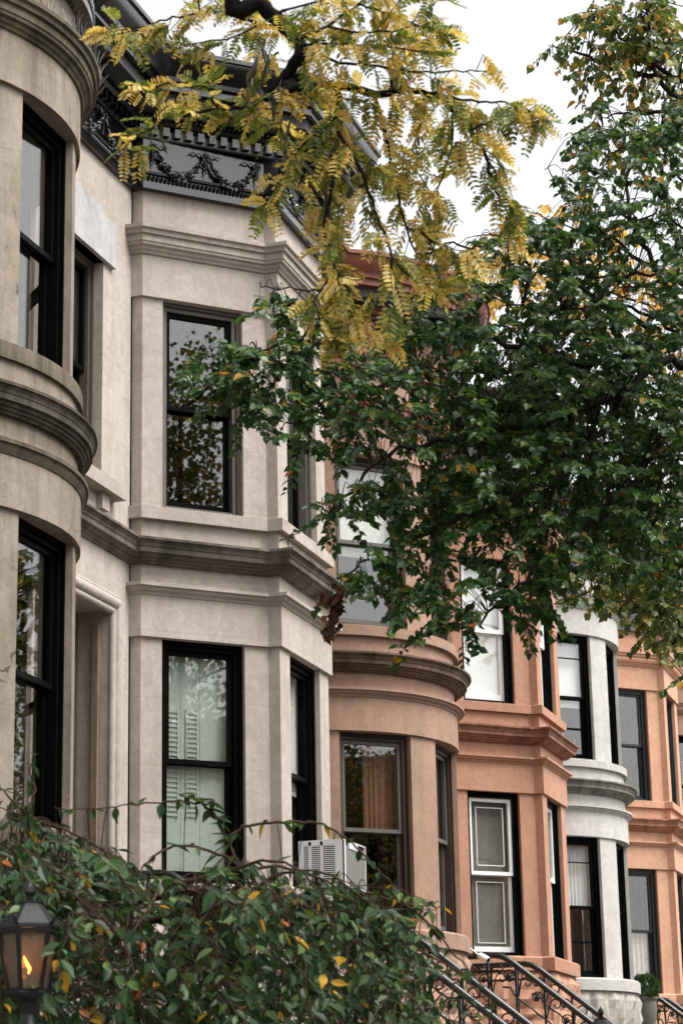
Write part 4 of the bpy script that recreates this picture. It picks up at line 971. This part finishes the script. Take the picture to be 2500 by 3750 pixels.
# ---- weeping shrub at the bottom left
r = random.Random(31)
M_bush = leafmat('shrub_leaf', [(0, (.018,.043,.016)), (.3, (.028,.060,.020)), (.6, (.044,.080,.026)), (.84, (.085,.13,.038)), (.97, (.45,.26,.03)), (.989, (.30,.09,.02))], .36, .30, .22)
M_stem = bark('shrub_bark', (.055,.036,.026), 50)
bx, by = 9.35, 4.75
bush = empty('weeping_cherry_shrub', (bx, by, 0), 'weeping shrub with arching stems and pointed green leaves across the lower left', 'shrub')
wood = MB(); lv = MB(); sk = []
branch(wood, [(bx, by, -.02), (bx+.05, by, .6), (bx, by+.05, 1.3), (bx+.05, by, 2.1)], .08, .05, 5, .01, r, 9)
tops = [Vector((bx+.05, by, 2.1)), Vector((bx+.02, by+.02, 1.6))]
arcs = [
 [(560,2000,9.7),(500,1960,9.6),(400,1945,9.6),(330,1990,9.4),(300,2080,9.3),(290,2200,9.2),(295,2300,9.2)],
 [(560,2000,9.7),(520,1930,9.7),(505,1890,9.7),(470,1850,9.7),(400,1840,9.7),(300,1850,9.7),(200,1860,9.7),(125,1855,9.7)],
 [(505,1885,9.7),(560,1850,9.7),(640,1850,9.7),(720,1855,9.7),(760,1830,9.7)][:3]+[(600,1860,9.7)],
 [(520,1930,9.7),(570,1895,9.7),(650,1888,9.7),(740,1895,9.7),(800,1930,9.7),(850,1980,9.7),(900,2030,9.7),(980,2080,9.8)],
 [(560,2000,9.6),(640,1990,9.6),(740,2020,9.5),(800,2060,9.5),(830,2090,9.5),(900,2090,9.7),(1000,2090,9.8)],
 [(600,2030,9.5),(660,2005,9.4),(760,2010,9.3),(860,2090,9.3),(940,2180,9.3),(1030,2260,9.3),(1090,2310,9.3)],
 [(700,2050,9.6),(800,2040,9.7),(900,2070,9.8),(960,2080,9.9),(1020,2085,9.9)],
 [(480,2030,9.6),(600,1975,9.4),(700,2010,9.3),(760,2120,9.2),(820,2230,9.2),(860,2330,9.2)],
 [(300,2010,9.5),(200,1930,9.6),(100,1890,9.7),(40,1870,9.8),(-20,1850,9.8)],
 [(60,1870,9.6),(80,1820,9.6),(70,1780,9.6),(78,1735,9.6)],
 [(60,1870,9.6),(20,1830,9.6),(-10,1790,9.7)],
 [(450,2050,9.4),(380,2030,9.2),(320,2120,9.0),(250,2200,9.0),(230,2300,9.0)],
 [(700,2080,9.2),(800,2150,9.0),(880,2250,9.0),(930,2340,9.0)],
 [(560,2040,9.3),(480,2090,9.1),(450,2180,9.0),(470,2300,9.0)],
 [(620,2040,9.3),(660,2120,9.1),(700,2220,9.0),(720,2340,9.0)],
 [(240,1990,9.6),(140,1990,9.6),(60,2020,9.6),(-20,2080,9.6)],
 [(860,2090,9.5),(960,2180,9.5),(1060,2240,9.5),(1140,2330,9.5)],
 [(900,2050,9.6),(980,2120,9.7),(1060,2210,9.7),(1150,2310,9.8)],
]
arcs[2] = [(505,1885,9.7),(470,1850,9.7),(490,1838,9.7),(430,1830,9.75),(410,1825,9.75)]
for ar in arcs:
    P = LP(*ar); P0 = tops[0] if (P[0]-tops[0]).length > .9 else None
    q = branch(wood, P, .0075, .0022, 6, .006, r, 6); sk += q
for (x, y, D) in ((560,2000,9.7),(300,2010,9.5),(700,2060,9.5),(480,2040,9.5),(860,2095,9.5)): branch(wood, [tops[1], tops[0]]+[tops[0].lerp(at(x*U, y*U, D), .55)+Vector((0, 0, .18)), at(x*U, y*U, D)], .03, .011, 6, .005, r, 8)
outline = [(-30,1925),(60,1895),(130,1925),(230,1960),(300,1985),(350,2000),(420,2000),(520,2020),(600,1990),(680,2010),(720,1985),(790,2035),(850,2060),(880,2095),(905,2140),(930,2200),(985,2265),(1055,2335),(1085,2380),(-30,2380)]
seats = crown_twigs(r, [(outline, 8.7, 10.2, 760), ([(-30,1930),(300,1960),(600,1990),(850,2020),(900,2120),(1000,2250),(1080,2370),(-30,2370)], 9.2, 10.4, 560), ([(-30,1910),(60,1880),(200,1930),(300,1955),(300,2010),(-30,1990)], 9.2, 10, 50), ([(560,2010),(720,1990),(860,2060),(960,2130),(860,2130),(700,2060)], 9.2, 10, 50), ([(20,1850),(110,1880),(90,1910),(0,1900)], 9.4, 9.9, 8)])
for s in seats:
    if math.sin(s.x*7.1+s.z*5)*math.sin(s.y*6.3+1)*math.sin(s.z*8.7+s.x*3) < -.02: continue
    b = nearest(sk, s); v = s-b
    if v.length > .05: wood.tube(smooth_path([b, b+v*.5+Vector((0, 0, .04)), s], 3), [.0025]*7, 4, cap=False)
    tip = s+(rv(r, .45)+Vector((-.1, -.35, -.6))).normalized()*r.uniform(.16, .30)
    leafy_twig(r, wood, lv, s, tip, r.randint(5, 9), .070*r.uniform(.8, 1.15), OVAL, .22, .25, .003, up=Vector((-.45, -.4, .8)))
for P in sk[::3]:                                               # leaves straight off the stems
    for k in range(2):
        d = rv(r, .8)+Vector((0, 0, -.35)); add_leaf(lv, P, d, Vector((0, 0, 1))+rv(r, .5), .072*r.uniform(.6, 1.1), OVAL, fold=.25*r.uniform(.3, 1.5), curl=r.uniform(0, .4))
for _ in range(120):                                            # left and lower parts outside the picture
    p = Vector((bx+r.uniform(-1.6, .3), by+r.uniform(-.6, 1.2), r.uniform(.7, 2.2))); 
    leafy_twig(r, wood, lv, p, p+(rv(r, .5)+Vector((0, 0, -.8))).normalized()*.3, 8, .078, OVAL, .55, .25, .003)
wood.build('stems', M_stem, bush, 180); lv.build('foliage', M_bush, bush)

# ---- potted evergreen on the white house side
_p = at(2364, 3622, 38.6); px, py, pz = _p.x, _p.y, _p.z-.80
pot = empty('potted_shrub', (px, py, .016), 'round green potted evergreen in a stone urn by the white bow', 'potted plant')
M_urn = stone('urn_stone', (.17,.165,.14), (.13,.125,.10), (.07,.065,.05), .5); M_ever = leafmat('evergreen_leaf', [(0, (.022,.055,.014)), (.5, (.04,.085,.02)), (.85, (.065,.12,.028))], .5, .25, .4)
q = MB(); q.box((px-.2, py-.2, .016), (px+.2, py+.2, pz)); q.build('pedestal', M_urn, pot)
q = MB(); q.lathe((px, py, pz), [(.0, .0), (.15, 0), (.15, .06), (.09, .10), (.09, .16), (.14, .28), (.17, .48), (.16, .60), (.19, .63), (.19, .67), (.16, .67), (.16, .62), (0, .62)], 20); q.build('urn', M_urn, pot, 40)
q = MB()
for _ in range(1700):
    v = rv(r); v.normalize(); rad = .20*(.55+.45*r.random()**.5)*(1+.16*math.sin(v.x*5+1)*math.sin(v.z*6)+.12*math.sin(v.y*7+v.z*4)); c = Vector((px, py, pz+.80)); p = c+Vector((v.x*rad, v.y*rad, v.z*rad*1.15))
    add_leaf(q, p, v+rv(r, .5)+Vector((0, 0, .3)), rv(r), .06, LEAFLET, fold=.3)
q.build('foliage', M_ever, pot)

# ================================================================ across the street (seen only as reflections)
M_opp = stone('opposite_stone', (.30,.20,.15), (.25,.16,.12), (.15,.09,.07), .4)
def opp_house(xc, mat, label):
    par = empty('row_house', (xc, -17, 0), label, 'house', 'row houses across the street')
    q = MB(); q.box((xc-3, -26, -.15), (xc+3, -17, 9.6)); q.build('wall', mat, par)
    q = MB(); q.box((xc-3, -17, 9.6), (xc+3, -16.5, 10.2)); q.build('cornice', M_black, par)
    for zz in (3.4, 6.6):
        for dx in (-1.9, 0, 1.9):
            q = MB(); q.box((xc+dx-.5, -16.98, zz), (xc+dx+.5, -16.94, zz+2.1)); q.build('window', M_darkframe, par)
for k, c in enumerate(('brown', 'tan', 'terracotta', 'grey', 'red')):
    opp_house(3+6.02*k, [m2, m0, m3, m4, m6][k]['wall'], c+' row house across the street, seen only reflected in window glass')
M_opl = leafmat('opposite_leaf', [(0, (.05,.09,.02)), (.35, (.09,.12,.025)), (.6, (.22,.16,.03)), (.85, (.34,.18,.03))], .5, .35, .3)
def opp_tree(x, y, h, seed, label, n=620):
    r = random.Random(seed); par = empty('street_tree', (x, y, -.12), label, 'tree', 'trees across the street'); wood = MB(); lv = MB()
    branch(wood, [(x, y, -.14), (x+.1, y, 2.5), (x, y+.1, 5.5), (x, y, h*.85)], .2, .04, 5, 0, None, 9); sk = []
    for i in range(14):
        a = i*2.4; z0 = 3.2+(h-5)*i/14; L = 3.0*(1-.5*i/14); b0 = Vector((x, y, z0)); sk += branch(wood, [b0, b0+Vector((math.cos(a)*L*.5, math.sin(a)*L*.5, .7)), b0+Vector((math.cos(a)*L, math.sin(a)*L, 1.0))], .05, .01, 5, .05, r, 5)
    for _ in range(n):
        c = r.choice(sk)+rv(r, .75)
        for k in range(14): add_leaf(lv, c+rv(r, .34), rv(r)+Vector((0, 0, -.4)), rv(r)+Vector((0, 0, .6)), r.uniform(.07, .115), HEART)
    wood.build('trunk', M_bark, par, 180); lv.build('crown', M_opl, par)
opp_tree(12.0, -10.0, 17.5, 41, 'autumn tree across the street, mirrored in the beige bay window', 1000)
opp_tree(50.0, -9.5, 14.5, 44, 'tall tree far down the opposite kerb, mirrored in the tan bow lower window', 800)
opp_tree(17.5, -10.5, 11.5, 42, 'greenish tree across the street, mirrored in the brown bow window')
opp_tree(28.5, -10.5, 14.0, 43, 'golden tree across the street, mirrored in the far windows')
